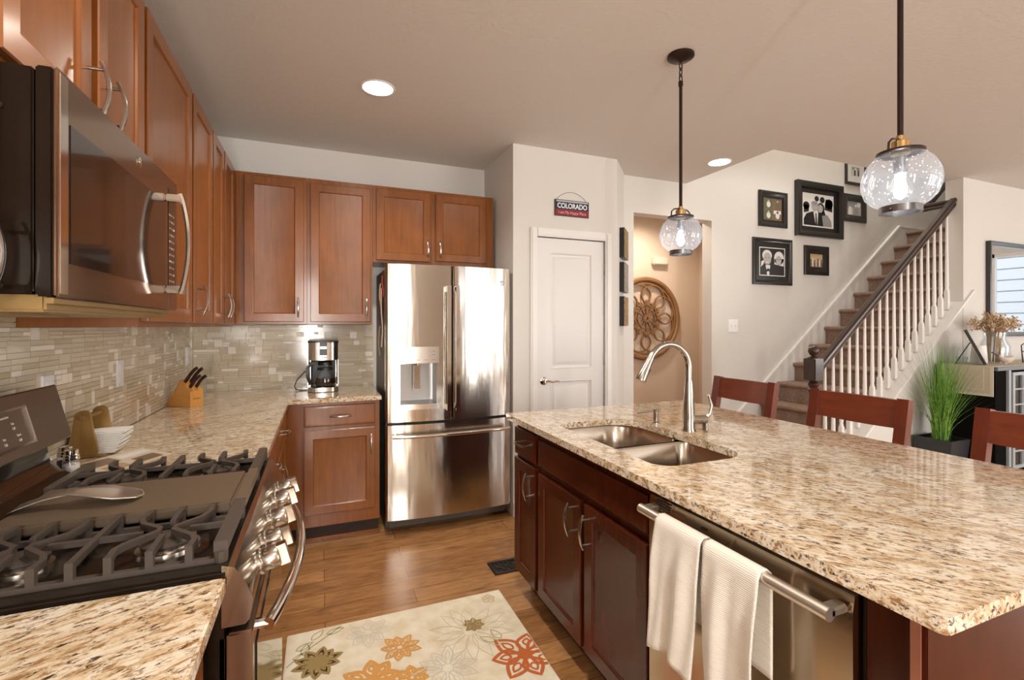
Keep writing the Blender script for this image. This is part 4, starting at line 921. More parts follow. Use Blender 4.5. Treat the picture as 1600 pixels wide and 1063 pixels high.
# ------------------------------------------------------------------ pendants and recessed lights
def pendant(x, y, zb, lab):
    """zb: height of the bottom ring"""
    t = thing('pendant_light', lab, 'pendant light', (x, y, zb), 'island pendants')
    s = MB(); s.lathe([(.063, 0), (.063, .010), (.058, .014), (.052, .018), (.012, .030), (.006, .034)][::-1] and [(.006, -.034), (.012, -.030), (.052, -.018), (.058, -.014), (.063, -.010), (.063, -.0005)], (x, y, CH), 32); s.build('canopy', bronze_m, t)
    s = MB()
    for k in range(3):
        zc = CH-.052-k*.030; pts = [((.008 if k % 2 == 0 else 0)*math.cos(a), (.008 if k % 2 else 0)*math.cos(a), .021*math.sin(a)) for a in lin(0, 2*PI, 14)[:-1]]
        s.tube([(x+p, y+q, zc+r) for p, q, r in pts], .0026, 6, closed=True, up=(.3, .3, .2))
    s.build('chain', bronze_m, t)
    zt = zb+.198; zr = CH-.128
    s = MB(); s.tube([(x, y, zt+.035), (x, y, zr)], .0078, 10); s.lathe([(.011, 0), (.011, .022)], (x, y, zr-.020), 12); s.build('rod', bronze_m, t)
    s = MB(); s.lathe([(.024, .176), (.024, .214), (.020, .217), (.011, .218), (.011, .232)], (x, y, zb), 20); s.build('brass_cap', brass_m, t)
    s = MB(); s.lathe([(.055, .176), (.060, .178), (.060, .184), (.055, .186), (.026, .186)], (x, y, zb), 32, cap=False)
    s.tube([(x-.057, y, zb+.184), (x-.055, y, zb+.205), (x-.040, y, zb+.218), (x-.012, y, zb+.222)], .0032, 8, up=(0, 1, 0)); s.tube([(x+.057, y, zb+.184), (x+.055, y, zb+.205), (x+.040, y, zb+.218), (x+.012, y, zb+.222)], .0032, 8, up=(0, 1, 0)); s.build('yoke', bronze_m, t)
    prof = [(.053, .020), (.070, .030), (.088, .050), (.0975, .080), (.0985, .100), (.094, .125), (.081, .152), (.062, .172), (.050, .177)]
    sm = []
    for (r0, h0), (r1, h1) in zip(prof, prof[1:]): sm += [(r0+(r1-r0)*q, h0+(h1-h0)*q) for q in (0, .5)]
    s = MB(); s.lathe(sm+[prof[-1]], (x, y, zb), 48, cap=False); s.build('glass_globe', globe_m, t, normals=False, smooth=80)
    s = MB(); s.lathe([(.046, .0), (.053, .0), (.053, .020), (.046, .020), (.046, .0)], (x, y, zb), 40, cap=False); s.lathe([(.004, 0), (.004, .008)], (x-.055, y-.004, zb+.008), 8, (-1, 0, 0)); s.build('bottom_ring', sill_m, t)
    s = MB(); s.lathe([(.017, .120), (.018, .168)], (x, y, zb), 16); s.build('socket', sill_m, t)
    s = MB(); s.lathe([(.002, .032), (.018, .038), (.029, .055), (.031, .068), (.026, .088), (.017, .108), (.013, .122)], (x, y, zb), 24, cap=False); bl = s.build('bulb', bulbgl_m, t, normals=False, smooth=80)
    s = MB(); s.lathe([(.003, .042), (.014, .050), (.017, .066), (.013, .092), (.004, .104)], (x, y, zb), 14); s.build('filament', glow_m, bl)
pendant(1.62, 1.832, 1.706, 'far glass globe pendant over the sink end of the island')
pendant(1.62, .892, 1.700, 'near glass globe pendant with brass cap, in front of the family photos')
for x, y, vis in ((.298, 2.705, 'recessed ceiling light in front of the maple cabinets'), (2.96, 2.908, 'recessed ceiling light at the edge of the stairwell')):
    t = thing('recessed_light', vis, 'ceiling light', (x, y, CH), 'recessed ceiling lights')
    s = MB(); s.lathe([(.078, -.001), (.082, -.005), (.092, -.004), (.094, -.0005), (.078, -.0005)], (x, y, CH), 36, cap=False); s.build('trim_ring', trim_m, t)
    s = MB(); s.lathe([(.001, -.002), (.078, -.002)], (x, y, CH), 36, cap=False); s.build('lens', can_m, t, normals=False)
    spot('can_light', (x, y, CH-.012), 55 if x < 1 else 20)
spot('hall_light', (3.3, 4.0, CH-.02), 60, (1.0, .86, .72), 2.8)
spot('added_spot_kitchen', (.30, .95, CH-.012), 80); spot('added_spot_aisle', (.30, -.8, CH-.012), 52); spot('added_spot_living', (5.0, .2, CH-.012), 34)  # three spots added for brightness, out of view and without fixtures

# ------------------------------------------------------------------ stairs
n0 = 10; run, rise = .2334, .1845
sw = thing('staircase', 'beige carpeted staircase rising along the photo wall', 'staircase', (5.0, 3.0, 0)); sw['kind'] = 'thing'
def nose(k): return 4.018+run*k, .62+rise*k
for k in range(-2, 11):
    x, z = nose(k); x1 = x+run+.02 if k < 10 else 7.59
    zb = 0 if k == -2 else z-rise-.02
    s = MB(); pr = [(x+.022, zb), (x+.022, z-.045), (x+.004, z-.040), (x-.006, z-.024), (x-.002, z-.008), (x+.012, z), (x1+.02, z), (x1+.02, zb)]
    if k == -2: pr[0] = (x+.022, 0.002)
    ya = 2.548
    s.prism(pr, ya, YR-.022, lambda p, q, a: (p, a, q)); o_ = s.build('carpeted_step', carpet_m, sw, smooth=60)
s = MB(); xs_, zs_ = nose(-2); xe, ze = nose(10)
lo = lambda x: .62+rise*(x-4.018)/run-.02
x0s = 3.50
s.prism([(x0s, 0), (x0s, max(.10, lo(x0s)+.135+.0)), (6.24, lo(6.24)+.155), (7.59, lo(6.24)+.155), (7.59, 2.0), (6.3, 2.0), (4.2, .3)], YR-.020, YR-.001, lambda p, q, a: (p, a, q))
s.prism([(x0s, lo(x0s)+.130), (6.24, lo(6.24)+.150), (7.59, lo(6.24)+.150), (7.59, lo(6.24)+.175), (6.235, lo(6.24)+.175), (x0s, lo(x0s)+.155)], YR-.030, YR-.001, lambda p, q, a: (p, a, q))
s.build('skirt_board', trim_m, sw)
# railing
rl = thing('stair_railing', 'dark handrail with newel post and white balusters along the stairs', 'railing', (4.4, 2.48, .1))
YRL = 2.475
nx, ny = 3.445, YRL; hw = .048
s = MB()
for z0, z1, b in ((.0, .30, .004), (.955, 1.118, .005)): s.box(nx-hw, ny-hw, z0, nx+hw, ny+hw, z1, b)
s.lathe([(.040, .30), (.044, .315), (.030, .335), (.036, .37), (.042, .45), (.040, .60), (.032, .80), (.030, .86), (.038, .875), (.038, .885), (.026, .895), (.040, .92), (.040, .93), (.028, .945), (.034, .956)], (nx, ny, 0), 24)
s.lathe([(.044, 1.117), (.044, 1.122), (.024, 1.132), (.018, 1.140), (.030, 1.150), (.037, 1.168), (.037, 1.182), (.030, 1.20), (.016, 1.212), (.001, 1.215)], (nx, ny, 0), 24); s.build('newel_post', dark_m, rl)
def rail_z(x): return 1.072+.813*(x-3.536)
sec = [(-.020, -.030), (.020, -.030), (.026, -.018), (.020, -.004), (.030, .006), (.030, .022), (.018, .032), (-.018, .032), (-.030, .022), (-.030, .006), (-.020, -.004), (-.026, -.018)]
s = MB(); s.sweep([(nx+hw-.01, YRL, rail_z(nx+hw-.01)), (5.29, YRL, rail_z(5.29))], sec)
s.sweep([(5.275, YRL-.028, 2.470), (5.275, 2.715, 2.470)], sec, up=Z); s.sweep([(5.26, 2.70, 2.46), (6.2, 2.70, 2.46+.813*.94)], sec); s.build('handrail', dark_m, rl)
bx = [3.572+k*.0932 for k in range(18)]
for x in bx:
    zb, zt = cap_z(x)+.0225, rail_z(x)-.031
    s = MB(); h = zt-zb; r = .0155
    s.box(x-r, YRL-r, zb+.0, x+r, YRL+r, zb+.17, .002)
    s.lathe([(.0145, .165), (.016, .180), (.012, .190), (.0148, .22), (.0115, h*.6), (.0085, h+.012)], (x, YRL, zb), 12); s.build('baluster', trim_m, rl, smooth=50)

# ------------------------------------------------------------------ wall things: sign, canvases, frames, medallion, chime
sg = thing('hanging_sign', 'small navy and red wooden sign above the pantry door', 'sign', (1.759, 3.15, 2.182))
s = MB(); s.box(1.614, 3.148, 2.182, 1.904, 3.1595, 2.303, .002); s.build('board', signframe_m, sg)
s = MB(); s.mi = 0; s.box(1.621, 3.1472, 2.232, 1.899, 3.149, 2.296); s.mi = 1; s.box(1.621, 3.1472, 2.187, 1.899, 3.149, 2.232); s.mi = 2; s.box(1.626, 3.1468, 2.287, 1.894, 3.149, 2.297); s.build('painted_face', [navy_m, red_m, mat('sign_stripe', (.5, .5, .52), .6)], sg)
s = MB(); text_part(s, 'COLORADO', .052, (1.760, 3.147, 2.257), (1, 0, 0), Z, .0006, sx=.86, bold=.0014); s.build('title_lettering', white_m, sg, normals=False)
s = MB(); text_part(s, 'I am My Happy Place', .030, (1.760, 3.147, 2.208), (1, 0, 0), Z, .0006, sx=.93); s.build('script_lettering', mat('sign_pink', (.75, .45, .45), .6), sg, normals=False)
s = MB(); s.tube([(1.632+.25*t, 3.152, 2.302+.062*math.sin(PI*t)**.7) for t in lin(0, 1, 16)], .0012, 6); s.build('hanging_wire', signframe_m, sg)
P0 = Vector((2.165, 3.16, 0)); dv = Vector((.6866, .7270, 0)).normalized(); nv = Vector((dv.y, -dv.x, 0))
for k, (z0, m, lab) in enumerate(((1.918, gold_m, 'top gold-faced canvas block on the chamfered wall'), (1.640, silver_m, 'middle silver-faced canvas block on the chamfered wall'), (1.362, gold2_m, 'bottom gold-faced canvas block on the chamfered wall'))):
    t = thing('canvas_block', lab, 'wall art', tuple(P0+dv*.235+Vector((0, 0, z0))), 'small square canvases')
    b = P0+dv*.122+nv*.0015+Vector((0, 0, z0)); s = MB(); s.obox(b, dv*.228, nv*.036, Vector((0, 0, .240))); s.build('canvas_body', black_m, t)
    s = MB(); s.obox(b+nv*.0362+dv*.001+Vector((0, 0, .001)), dv*.226, nv*.003, Vector((0, 0, .238))); s.build('canvas_face', m, t)
# photo frames
def ell(cx, cz, rx, rz, n=16, a0=0, a1=2*PI): return [(cx+rx*math.cos(a), cz+rz*math.sin(a)) for a in lin(a0, a1, n)[:(-1 if a1-a0 > 6 else None)]]
def frame(lab, x0, x1, z0, z1, fw, mw, print_fn, mats, depth=.022, matm=None, wallm=None):
    t = thing('photo_frame', lab, 'picture frame', ((x0+x1)/2, YR, z0), 'family photos on the stair wall')
    s = MB(); W, H = x1-x0, z1-z0
    rings(s, (x0, YR-.001, z0), (1, 0, 0), Z, (0, -1, 0), W, H, [(0, 0), (0, depth-.004), (.004, depth), (fw*.45, depth), (fw*.6, depth-.005), (fw*.9, depth-.006), (fw, depth-.010), (fw, .006)], cap=False); s.build('frame', frame_m, t, normals=False)
    if mw > 0:
        s = MB(); rings(s, (x0+fw, YR-.001, z0+fw), (1, 0, 0), Z, (0, -1, 0), W-2*fw, H-2*fw, [(0, .006), (mw, .006)], cap=False); s.build('mat_board', matm or mat_black, t, normals=False)
    i = fw+mw; s = MB(); pw, ph = W-2*i, H-2*i
    class Q: pass
    def poly(pts, mi, lay):
        s.mi = mi; pts = [(min(max(p, 0), 1), min(max(q, 0), 1)) for p, q in pts]
        s.add([(x0+i+p*pw, YR-.0062-.0002*lay, z0+i+q*ph) for p, q in pts], [list(range(len(pts)))])
    poly([(0, 0), (1, 0), (1, 1), (0, 1)], 0, 0); print_fn(poly); s.build('print', mats, t, normals=False)
    return t
def couple(poly):     # man in dark suit at left, woman with long hair at right, guests behind
    poly([(.04, .04), (.96, .04), (.96, .96), (.04, .96)], 1, 1)
    for cx, cz, r in ((.12, .62, .10), (.45, .86, .07), (.63, .84, .08), (.85, .74, .13)): poly(ell(cx, cz, r, r*1.2), 2, 2)
    poly([(.04, .40), (.20, .45), (.20, .62), (.04, .66)], 2, 2); poly([(.70, .55), (.96, .5), (.96, .85), (.74, .88)], 2, 2)
    poly([(.04, .04), (.04, .22), (.12, .38), (.30, .46), (.50, .46), (.62, .34), (.68, .04)], 2, 3)
    poly([(.34, .47), (.50, .47), (.47, .04), (.42, .04)], 1, 4); poly([(.405, .42), (.44, .42), (.47, .04), (.41, .04)], 2, 5)
    poly(ell(.38, .62, .105, .155), 3, 5); poly(ell(.38, .72, .105, .06), 4, 6)
    poly(ell(.58, .58, .12, .17), 2, 4); poly([(.50, .60), (.66, .60), (.80, .25), (.60, .20)], 2, 4); poly(ell(.565, .57, .085, .125), 3, 5)
    poly([(.62, .36), (.80, .40), (.92, .22), (.94, .04), (.66, .04)], 4, 5)
    for cx, cz in ((.35, .64), (.42, .64), (.535, .59), (.595, .59)): poly(ell(cx, cz, .012, .010, 8), 2, 7)
    poly(ell(.385, .55, .035, .010, 8), 4, 7); poly(ell(.57, .515, .03, .010, 8), 4, 7)
def elders(poly):
    poly([(.03, .03), (.97, .03), (.97, .97), (.03, .97)], 2, 1)
    poly(ell(.30, .72, .185, .19), 1, 2); poly(ell(.31, .60, .150, .215), 3, 3); poly([(.06, .30), (.16, .40), (.20, .55), (.08, .5)], 1, 2)
    poly([(.03, .03), (.03, .28), (.20, .40), (.42, .40), (.62, .42), (.92, .30), (.97, .03)], 2, 3); poly([(.24, .38), (.42, .38), (.38, .03), (.30, .03)], 1, 4)
    poly([(.26, .22), (.34, .27), (.42, .22), (.42, .12), (.34, .17), (.26, .12)], 2, 5)
    poly(ell(.76, .64, .19, .24), 1, 2); poly([(.58, .42), (.94, .36), (.95, .62), (.6, .62)], 1, 2); poly(ell(.745, .56, .115, .17), 3, 4)
    for cx, cz in ((.25, .64), (.36, .64), (.70, .60), (.79, .60)): poly(ell(cx, cz, .02, .014, 8), 2, 6)
    poly(ell(.31, .48, .06, .018, 8), 1, 6); poly(ell(.74, .48, .045, .014, 8), 1, 6)
def four(poly):
    for a, b, m in ((.02, .52, 0), (.52, .52, 1), (.02, .02, 0), (.52, .02, 1)):
        poly([(a, b), (a+.46, b), (a+.46, b+.46), (a, b+.46)], 2 if m == 0 else 4, 1); poly(ell(a+.25, b+.20, .11, .14), 1 if not (a > .5 and b > .5) else 2, 2); poly(ell(a+.25, b+.36, .05, .05), 3, 3)
    poly([(.55, .30), (.96, .30), (.96, .46), (.55, .46)], 1, 3)
def group(poly):
    poly([(.0, .0), (1, .0), (1, .35), (0, .3)], 2, 1)
    for k in range(7):
        x = .10+k*.135; h = .62+.08*math.sin(k*2.1); poly([(x-.06, .05), (x+.06, .05), (x+.05, h), (x-.05, h)], (2, 1, 2, 3)[k % 4], 2+k % 2); poly(ell(x, h+.05, .045, .07, 10), 3, 4)
def pair(poly):
    poly([(0, .55), (1, .6), (1, 1), (0, 1)], 3, 1); poly([(.08, .05), (.36, .05), (.32, .6), (.16, .65)], 1, 2); poly([(.42, .05), (.85, .05), (.80, .55), (.50, .6)], 4, 2); poly(ell(.25, .72, .07, .09), 3, 3); poly(ell(.62, .70, .08, .10), 1, 3); poly(ell(.84, .78, .14, .18), 1, 2)
def arch(poly):
    poly([(.12, .1), (.88, .1), (.88, .9), (.12, .9)], 4, 1)
    for k in range(4): poly([(.18+k*.18, .12), (.30+k*.18, .12), (.30+k*.18, .6), (.24+k*.18, .7), (.18+k*.18, .6)], 2 if k % 2 else 1, 2)
    poly(ell(.5, .72, .14, .12), 1, 2)
bw = [photo_w, photo_w, photo_k, photo_l, photo_g]
frame('dark frame with four small color photos, left of the big portrait', 4.02, 4.41, 2.352, 2.710, .052, .018, four, [photo_b, photo_w, mat('photo_green', (.12, .13, .07), .4), photo_l, photo_b])
frame('largest black frame with a black and white couple portrait', 4.530, 5.230, 2.292, 2.864, .062, .050, couple, bw, depth=.045)
frame('small plain black square frame right of the big portrait', 5.262, 5.645, 2.504, 2.806, .075, .0, pair, [photo_l, photo_w, photo_k, photo_g, photo_g])
frame('topmost black frame with white mat, partly hidden by the near pendant', 5.305, 5.655, 2.912, 3.215, .032, .060, arch, bw, matm=photo_w)
frame('lower left black frame with an elderly couple in black and white', 3.940, 4.478, 1.773, 2.238, .045, .045, elders, bw)
frame('small wide-bordered black square frame below the big portrait', 4.665, 5.030, 1.896, 2.203, .085, .0, group, [photo_s, photo_w, photo_b, mat('photo_tan', (.62, .50, .34), .4), photo_b])
# medallion
md_ = thing('wall_medallion', 'round carved wooden flower medallion on the hall wall', 'wall art', (3.456, 4.45, .975))
mc = Vector((3.456, 4.47, 1.448)); mp = lambda r, a, d=0: mc+Vector((r*math.cos(a), -d, r*math.sin(a)))
s = MB(); s.sweep([mp(.448, a) for a in lin(0, 2*PI, 64)[:-1]], [(-.028, -.024), (.028, -.024), (.028, .010), (.012, .026), (-.012, .026), (-.028, .012)], up=(0, -1, 0), closed=True)
s.sweep([mp(.400, a) for a in lin(0, 2*PI, 64)[:-1]], [(-.009, -.015), (.009, -.015), (.009, .012), (-.009, .012)], up=(0, -1, 0), closed=True); s.build('outer_ring', oak_m, md_)
for k in range(8):
    a = 2*PI*k/8+PI/8; s = MB(); c = mp(.272, a)
    pts = []
    for q in lin(0, 2*PI, 28)[:-1]:
        lx, ly = .124*math.cos(q), .165*math.sin(q)*(1-.12*math.cos(q)); pts.append(c+Vector((lx*math.cos(a)-ly*math.sin(a), 0, lx*math.sin(a)+ly*math.cos(a))))
    s.sweep(pts, [(-.0075, -.012), (.0075, -.012), (.0075, .010-.0008*k), (-.0075, .010-.0008*k)], up=(0, -1, 0), closed=True); s.build('petal_loop', oak_m, md_)
s = MB()
for k in range(12):
    a = 2*PI*k/12; s.bar([mp(.035, a), mp(.155, a)], .010, .022, up=(0, -1, 0))
    c = mp(.178, a); st = [(.036 if i % 2 == 0 else .017, a+2*PI*i/8) for i in range(8)]
    s.prism([(r*math.cos(q), r*math.sin(q)) for r, q in st], -.010, .012, lambda p, q, d: (c.x+p, c.y-d, c.z+q))
s.sweep([mp(.032, a) for a in lin(0, 2*PI, 24)[:-1]], [(-.010, -.010), (.010, -.010), (.010, .014), (-.010, .014)], up=(0, -1, 0), closed=True)
s.sweep([mp(.118, a) for a in lin(0, 2*PI, 36)[:-1]], [(-.005, -.010), (.005, -.010), (.005, .009), (-.005, .009)], up=(0, -1, 0), closed=True); s.build('flower_center', oak_m, md_)
s = MB(); s.box(3.545, 4.440, 2.066, 3.745, 4.4985, 2.160, .012); tag(s.build('door_chime', mat('chime_ivory', (.70, .60, .50), .5)), 'small ivory chime box above the medallion in the hall', 'chime')
# big mirror at right
mr = thing('wall_mirror', 'large black-framed mirror on the right wall above the console', 'mirror', (6.15, 2.38, 1.27))
s = MB(); rings(s, (5.600, 2.399, 1.268), (1, 0, 0), Z, (0, -1, 0), 1.15, .865, [(0, 0), (0, .034), (.006, .038), (.026, .034), (.040, .026), (.040, .012)], cap=False); s.build('frame', frame_m, mr, normals=False)
s = MB(); s.box(5.638, 2.386, 1.306, 6.712, 2.390, 2.095); s.build('glass', mirror_m, mr)

# ------------------------------------------------------------------ bar stools
def make_stool(loc, lab):
    t = thing('bar_stool', lab, 'stool', loc, 'cherry counter stools', local=True)
    # local: seat centre at origin, island towards -x, back at +x
    hw_ = .215
    for sy in (-1, 1):
        s = MB(); s.sweep([(.175, sy*(hw_-.024), 0), (.165, sy*(hw_-.024), .40), (.165, sy*(hw_-.024), .62), (.195, sy*(hw_-.024), .85), (.232, sy*(hw_-.024), 1.052)], [(-.022, -.019), (.022, -.019), (.022, .019), (-.022, .019)], up=(-1, 0, .0)); s.build('back_post', stoolv_m, t)
        s = MB(); s.sweep([(-.175, sy*(hw_-.024), 0), (-.170, sy*(hw_-.024), .60)], [(-.02, -.02), (.02, -.02), (.02, .02), (-.02, .02)], up=(1, 0, 0)); s.build('leg', stoolv_m, t)
    s = MB(); s.box(-.205, -hw_, .60, .150, hw_, .645, .014); s.build('seat', stool_m, t)
    s = MB(); n = 8
    for z0, z1, nm in ((.930, 1.047, 'top_rail'), (.735, .790, 'lower_rail')):
        s = MB(); lo_, hi_ = [], []
        xm = .165+.067*((z0-.62)/.43); xh = .165+.067*((z1-.62)/.43)
        for k in range(n+1):
            y = -hw_+.044+(2*hw_-.088)*k/n; c = .014*(1-(2*k/n-1)**2)
            lo_.append((xm+c, y, z0-.006*(1-(2*k/n-1)**2)*(nm == 'top_rail'))); hi_.append((xh+c, y, z1))
        b = len(s.v); th = .020
        for k in range(n+1):
            for p, dx in ((lo_[k], -th/2), (hi_[k], -th/2), (hi_[k], th/2), (lo_[k], th/2)): s.v.append(Vector((p[0]+dx, p[1], p[2])))
        for k in range(n):
            for j in range(4): s.face((b+k*4+j, b+k*4+(j+1) % 4, b+k*4+4+(j+1) % 4, b+k*4+4+j))
        s.face((b, b+1, b+2, b+3)); s.face((b+n*4, b+n*4+1, b+n*4+2, b+n*4+3)); s.build(nm, stool_m, t)
    for z, x0, x1 in ((.22, -.172, .17), (.40, -.170, .166)):
        for sy in (-1, 1):
            s = MB(); s.box(x0, sy*(hw_-.024)-.010, z, x1, sy*(hw_-.024)+.010, z+.03, .003); s.build('stretcher', stoolv_m, t)
    s = MB(); s.box(-.184, -hw_+.03, .22, -.164, hw_-.03, .25, .003); s.build('footrest', stoolv_m, t)
    return t
st1 = make_stool((2.055, 2.058, 0), 'bar stool at the far end of the island, nearest the hall')
st2 = copy_tree(st1); st2.location = (2.045, 1.425, 0); st2['label'] = 'middle bar stool in front of the newel post'
st3 = copy_tree(st1); st3.location = (2.080, .800, 0); st3['label'] = 'nearest bar stool, cut by the right picture edge'

# ------------------------------------------------------------------ plant, console and what stands on it
pl = thing('potted_grass', 'tall green ornamental grass in a black square planter', 'plant', (4.55, 2.20, 0))
pl['kind'] = 'thing'; px, py = 4.60, 2.245; pz = .475
s = MB(); b0 = .090; b1 = .128
vv = [(px+sx*b, py+sy*b, z) for b, z in ((b0, 0), (b1, pz), (b1-.012, pz), (b1-.016, pz-.03)) for sx, sy in ((-1, -1), (1, -1), (1, 1), (-1, 1))]
s.add(vv, [(0, 3, 2, 1)]+[(r*4+j, r*4+(j+1) % 4, r*4+4+(j+1) % 4, r*4+4+j) for r in range(3) for j in range(4)]+[(12, 13, 14, 15)]); s.build('planter', mat('planter_black', (.018, .020, .024), .30), pl)
s = MB(); rnd = random.Random(11)
for k in range(420):
    a = rnd.uniform(0, 2*PI); r0 = rnd.uniform(0, .07); lean = rnd.random()**1.6*.46+.02; Hh = rnd.uniform(.45, .86)*(1-.25*lean)
    d_ = Vector((math.cos(a), math.sin(a)*.8, 0)); w_ = rnd.uniform(.0016, .0034); b = Vector((px, py, pz-.03))+d_*r0
    if b.y+d_.y*lean*1.0 > 2.36: d_.y *= -.6
    if d_.x > .05: lean = min(lean, max(.02, (4.805-b.x)/d_.x))
    sd2 = Vector((-d_.y, d_.x, 0)); i0 = len(s.v); n = 5
    for i in range(n+1):
        t_ = i/n; p = b+d_*(lean*t_**1.6)+Vector((0, 0, Hh*(t_-.18*lean*t_*t_))); ww = w_*(1-t_**2*.92); s.v += [p-sd2*ww, p+sd2*ww]
    for i in range(n): s.face((i0+2*i, i0+2*i+1, i0+2*i+3, i0+2*i+2))
s.build('blades', grass_m, pl, normals=False)
cx0, cy0, cz1 = 4.84, 2.0, 1.045
cs = thing('console_cabinet', 'black wine console cabinet with lattice glass door at right', 'cabinet', (5.5, 2.19, 0))
blk = mat('console_black', (.008, .007, .007), .9, spec=.02)
s = MB(); s.box(cx0, cy0+.015, .06, 6.3, 2.384, cz1-.03); s.box(cx0+.02, cy0+.03, 0, 6.28, 2.37, .06); s.build('body', blk, cs)
s = MB(); s.box(cx0-.015, cy0-.005, cz1-.03, 6.31, 2.386, cz1, .004); s.build('top', mat('console_top', (.16, .17, .18), .3), cs)
gd = mat('lattice_grey', (.36, .40, .43), .4)
s = MB(); s.bar([(x, cy0+.004, z) for x, z in ((5.06, .25), (5.62, .25), (5.62, .985), (5.06, .985))], .04, .02, up=(0, -1, 0), closed=True)
for k in range(1, 6): s.box(5.06, cy0-.002, .25+k*.1225-.006, 5.62, cy0+.010, .25+k*.1225+.006)
for k in range(1, 4): s.box(5.06+k*.14-.006, cy0-.003, .25, 5.06+k*.14+.006, cy0+.010, .985)
ldr = s.build('lattice_door', gd, cs)
s = MB(); s.box(5.08, cy0+.0105, .27, 5.60, cy0+.013, .97); s.build('door_pane', blackgl_m, ldr)
s = MB(); s.box(4.99, cy0-.004, .06, 5.02, cy0+.014, cz1-.03); s.build('corner_strip', gd, cs)
# runner over the console end
s = MB(); xo = cx0-.024
s.mi = 0; s.box(xo-.003, 2.015, .815, xo, 2.345, cz1+.004); s.box(xo, 2.015, cz1+.0005, 6.2, 2.345, cz1+.004)
s.mi = 1
for y0, y1, z0, z1 in ((2.015, 2.035, .815, cz1), (2.325, 2.345, .815, cz1), (2.035, 2.325, .815, .833)): s.box(xo-.0045, y0, z0, xo-.003, y1, z1)
s.bar([(xo-.0035, 2.075, cz1), (xo-.0035, 2.075, .865), (xo-.0035, 2.29, .865), (xo-.0035, 2.29, cz1)], .006, .002, up=(-1, 0, 0))
tag(s.build('table_runner', [linen_m, linen2_m]), 'tan linen runner hanging over the console end', 'table runner')
zt = cz1+.0045
# picture frame on easel leg (seen from the side)
pf = thing('standing_frame', 'black picture frame leaning on its easel leg on the console', 'picture frame', (4.89, 2.2, zt))
fo = Vector((4.885, 2.085, zt+.009)); fu = Vector((-.0466, .105, .273)).normalized(); fv_ = Vector((.914, .405, 0)).normalized(); fn = fu.cross(fv_)
s = MB(); s.obox(fo, fu*.300, fv_*.20, fn*.020); s.build('frame', frame_m, pf)
s = MB(); mid = fo+fu*.19+fv_*.07+fn*(.0205 if fn.y > 0 else -.001); ft = fo+fv_*.07+Vector((-.0729, .1645, -.009)); dd_ = ft-mid; s.obox(mid, dd_, fv_*.06, Vector((-.003, .007, .004))); s.build('easel_leg', frame_m, pf)
s = MB(); s.lathe([(.030, 0), (.034, .004), (.040, .05), (.038, .05), (.031, .006)], (5.085, 2.335, zt), 24); tag(s.build('glass_dish', glass_m), 'low clear glass dish under the leaning frame', 'dish')
s = MB()
prof = [(.052, 0), (.056, .01), (.046, .15), (.044, .15), (.05, .012)]
s.lathe(prof, (5.115, 2.235, zt), 26); tag(s.build('ribbed_candle', mat('candle_white', (.80, .78, .74), .5), smooth=10), 'white ribbed candle cup between the frame and the vase', 'candle')
vs_ = thing('flower_vase', 'clear glass vase of dried pampas and baby breath flowers', 'vase', (5.27, 2.20, zt))
vx, vy = 5.27, 2.20
s = MB(); s.lathe([(.085, .0), (.095, .006), (.098, .14), (.085, .18), (.070, .205), (.074, .26), (.071, .26), (.066, .205), (.092, .14), (.09, .01)], (vx, vy, zt), 28, cap=False); s.build('glass_body', glass_m, vs_, normals=False, smooth=60)
straw = mat('dried_straw', (.42, .27, .14), .8); straw2 = mat('dried_pale', (.66, .52, .36), .9); bronzef = mat('dried_rust', (.30, .14, .06), .9)
s = MB(); rnd = random.Random(4); tips = []
for k in range(60):
    a = rnd.uniform(0, 2*PI); r1 = rnd.random()**.6*.17; top = Vector((vx+math.cos(a)*r1*1.05, vy+math.sin(a)*r1*.85, zt+.41-r1*.45+rnd.uniform(-.03, .04))); bot = Vector((vx-.02+math.cos(a)*.035, vy+math.sin(a)*.04, zt+.01)); mid = Vector((vx+math.cos(a)*.045, vy+math.sin(a)*.045, zt+.25))
    s.tube([bot, mid, top], .0024, 4); tips.append(top)
s.build('stems', straw, vs_)
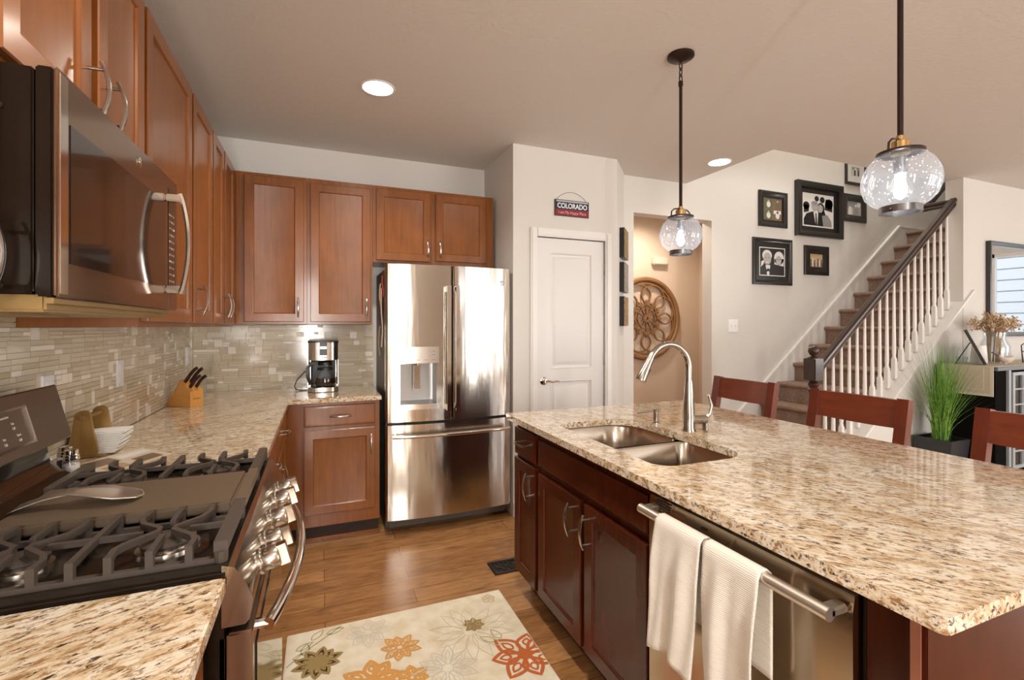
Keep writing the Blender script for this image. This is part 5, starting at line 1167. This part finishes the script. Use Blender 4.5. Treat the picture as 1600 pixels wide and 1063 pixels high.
s = MB()
for k, tp in enumerate(tips):
    for q in range(9):
        s.mi = 1 if rnd.random() < .35 else (2 if rnd.random() < .25 else 0); c = tp+Vector((rnd.gauss(0, .015), rnd.gauss(0, .015), rnd.gauss(-.012, .016))); r = rnd.uniform(.004, .010)
        s.add([c+Vector(v)*r for v in ((1, 0, 0), (-1, 0, 0), (0, 1, 0), (0, -1, 0), (0, 0, 1.3), (0, 0, -1.3))], [(0, 2, 4), (2, 1, 4), (1, 3, 4), (3, 0, 4), (2, 0, 5), (1, 2, 5), (3, 1, 5), (0, 3, 5)])
s.build('flower_heads', [mat('dried_tan', (.50, .35, .20), .9), straw2, bronzef], vs_, normals=False)
bd = thing('bird_figurine', 'small bird figurine with long tail in front of the vase', 'figurine', (5.09, 2.07, zt))
s = MB(); s.sweep([(5.055, 2.085, zt+.075), (5.08, 2.075, zt+.05), (5.10, 2.065, zt+.038), (5.13, 2.055, zt+.045), (5.155, 2.045, zt+.055), (5.17, 2.042, zt+.052)], lambda t: [(math.cos(q)*(.006+.026*math.sin(PI*min(1, t*1.0))), math.sin(q)*(.006+.024*math.sin(PI*t))) for q in lin(0, 2*PI, 10)[:-1]]); s.sphere((5.10, 2.065, zt+.016), .014); s.build('bird_body', mat('bird_stone', (.55, .47, .40), .6), bd)
s = MB(); s.tube([(5.06, 2.083, zt+.068), (4.99, 2.10, zt+.102)], .0045, 6); s.build('tail', frame_m, bd)
s = MB()
for a, b in (((5.47, 2.10, 0), (5.50, 2.12, .09)), ((5.50, 2.12, .09), (5.49, 2.12, .145)), ((5.50, 2.12, .09), (5.54, 2.13, 0)), ((5.49, 2.12, .10), (5.56, 2.12, .085)), ((5.49, 2.12, .145), (5.53, 2.12, .16))): s.tube([Vector(a)+Vector((0, 0, zt+.004)), Vector(b)+Vector((0, 0, zt+.004))], .004, 6)
tag(s.build('wire_figure', black_m), 'thin black wire figure on the console at the picture edge', 'figurine')

for o in bpy.data.objects:
    if '_local' in o: del o['_local']
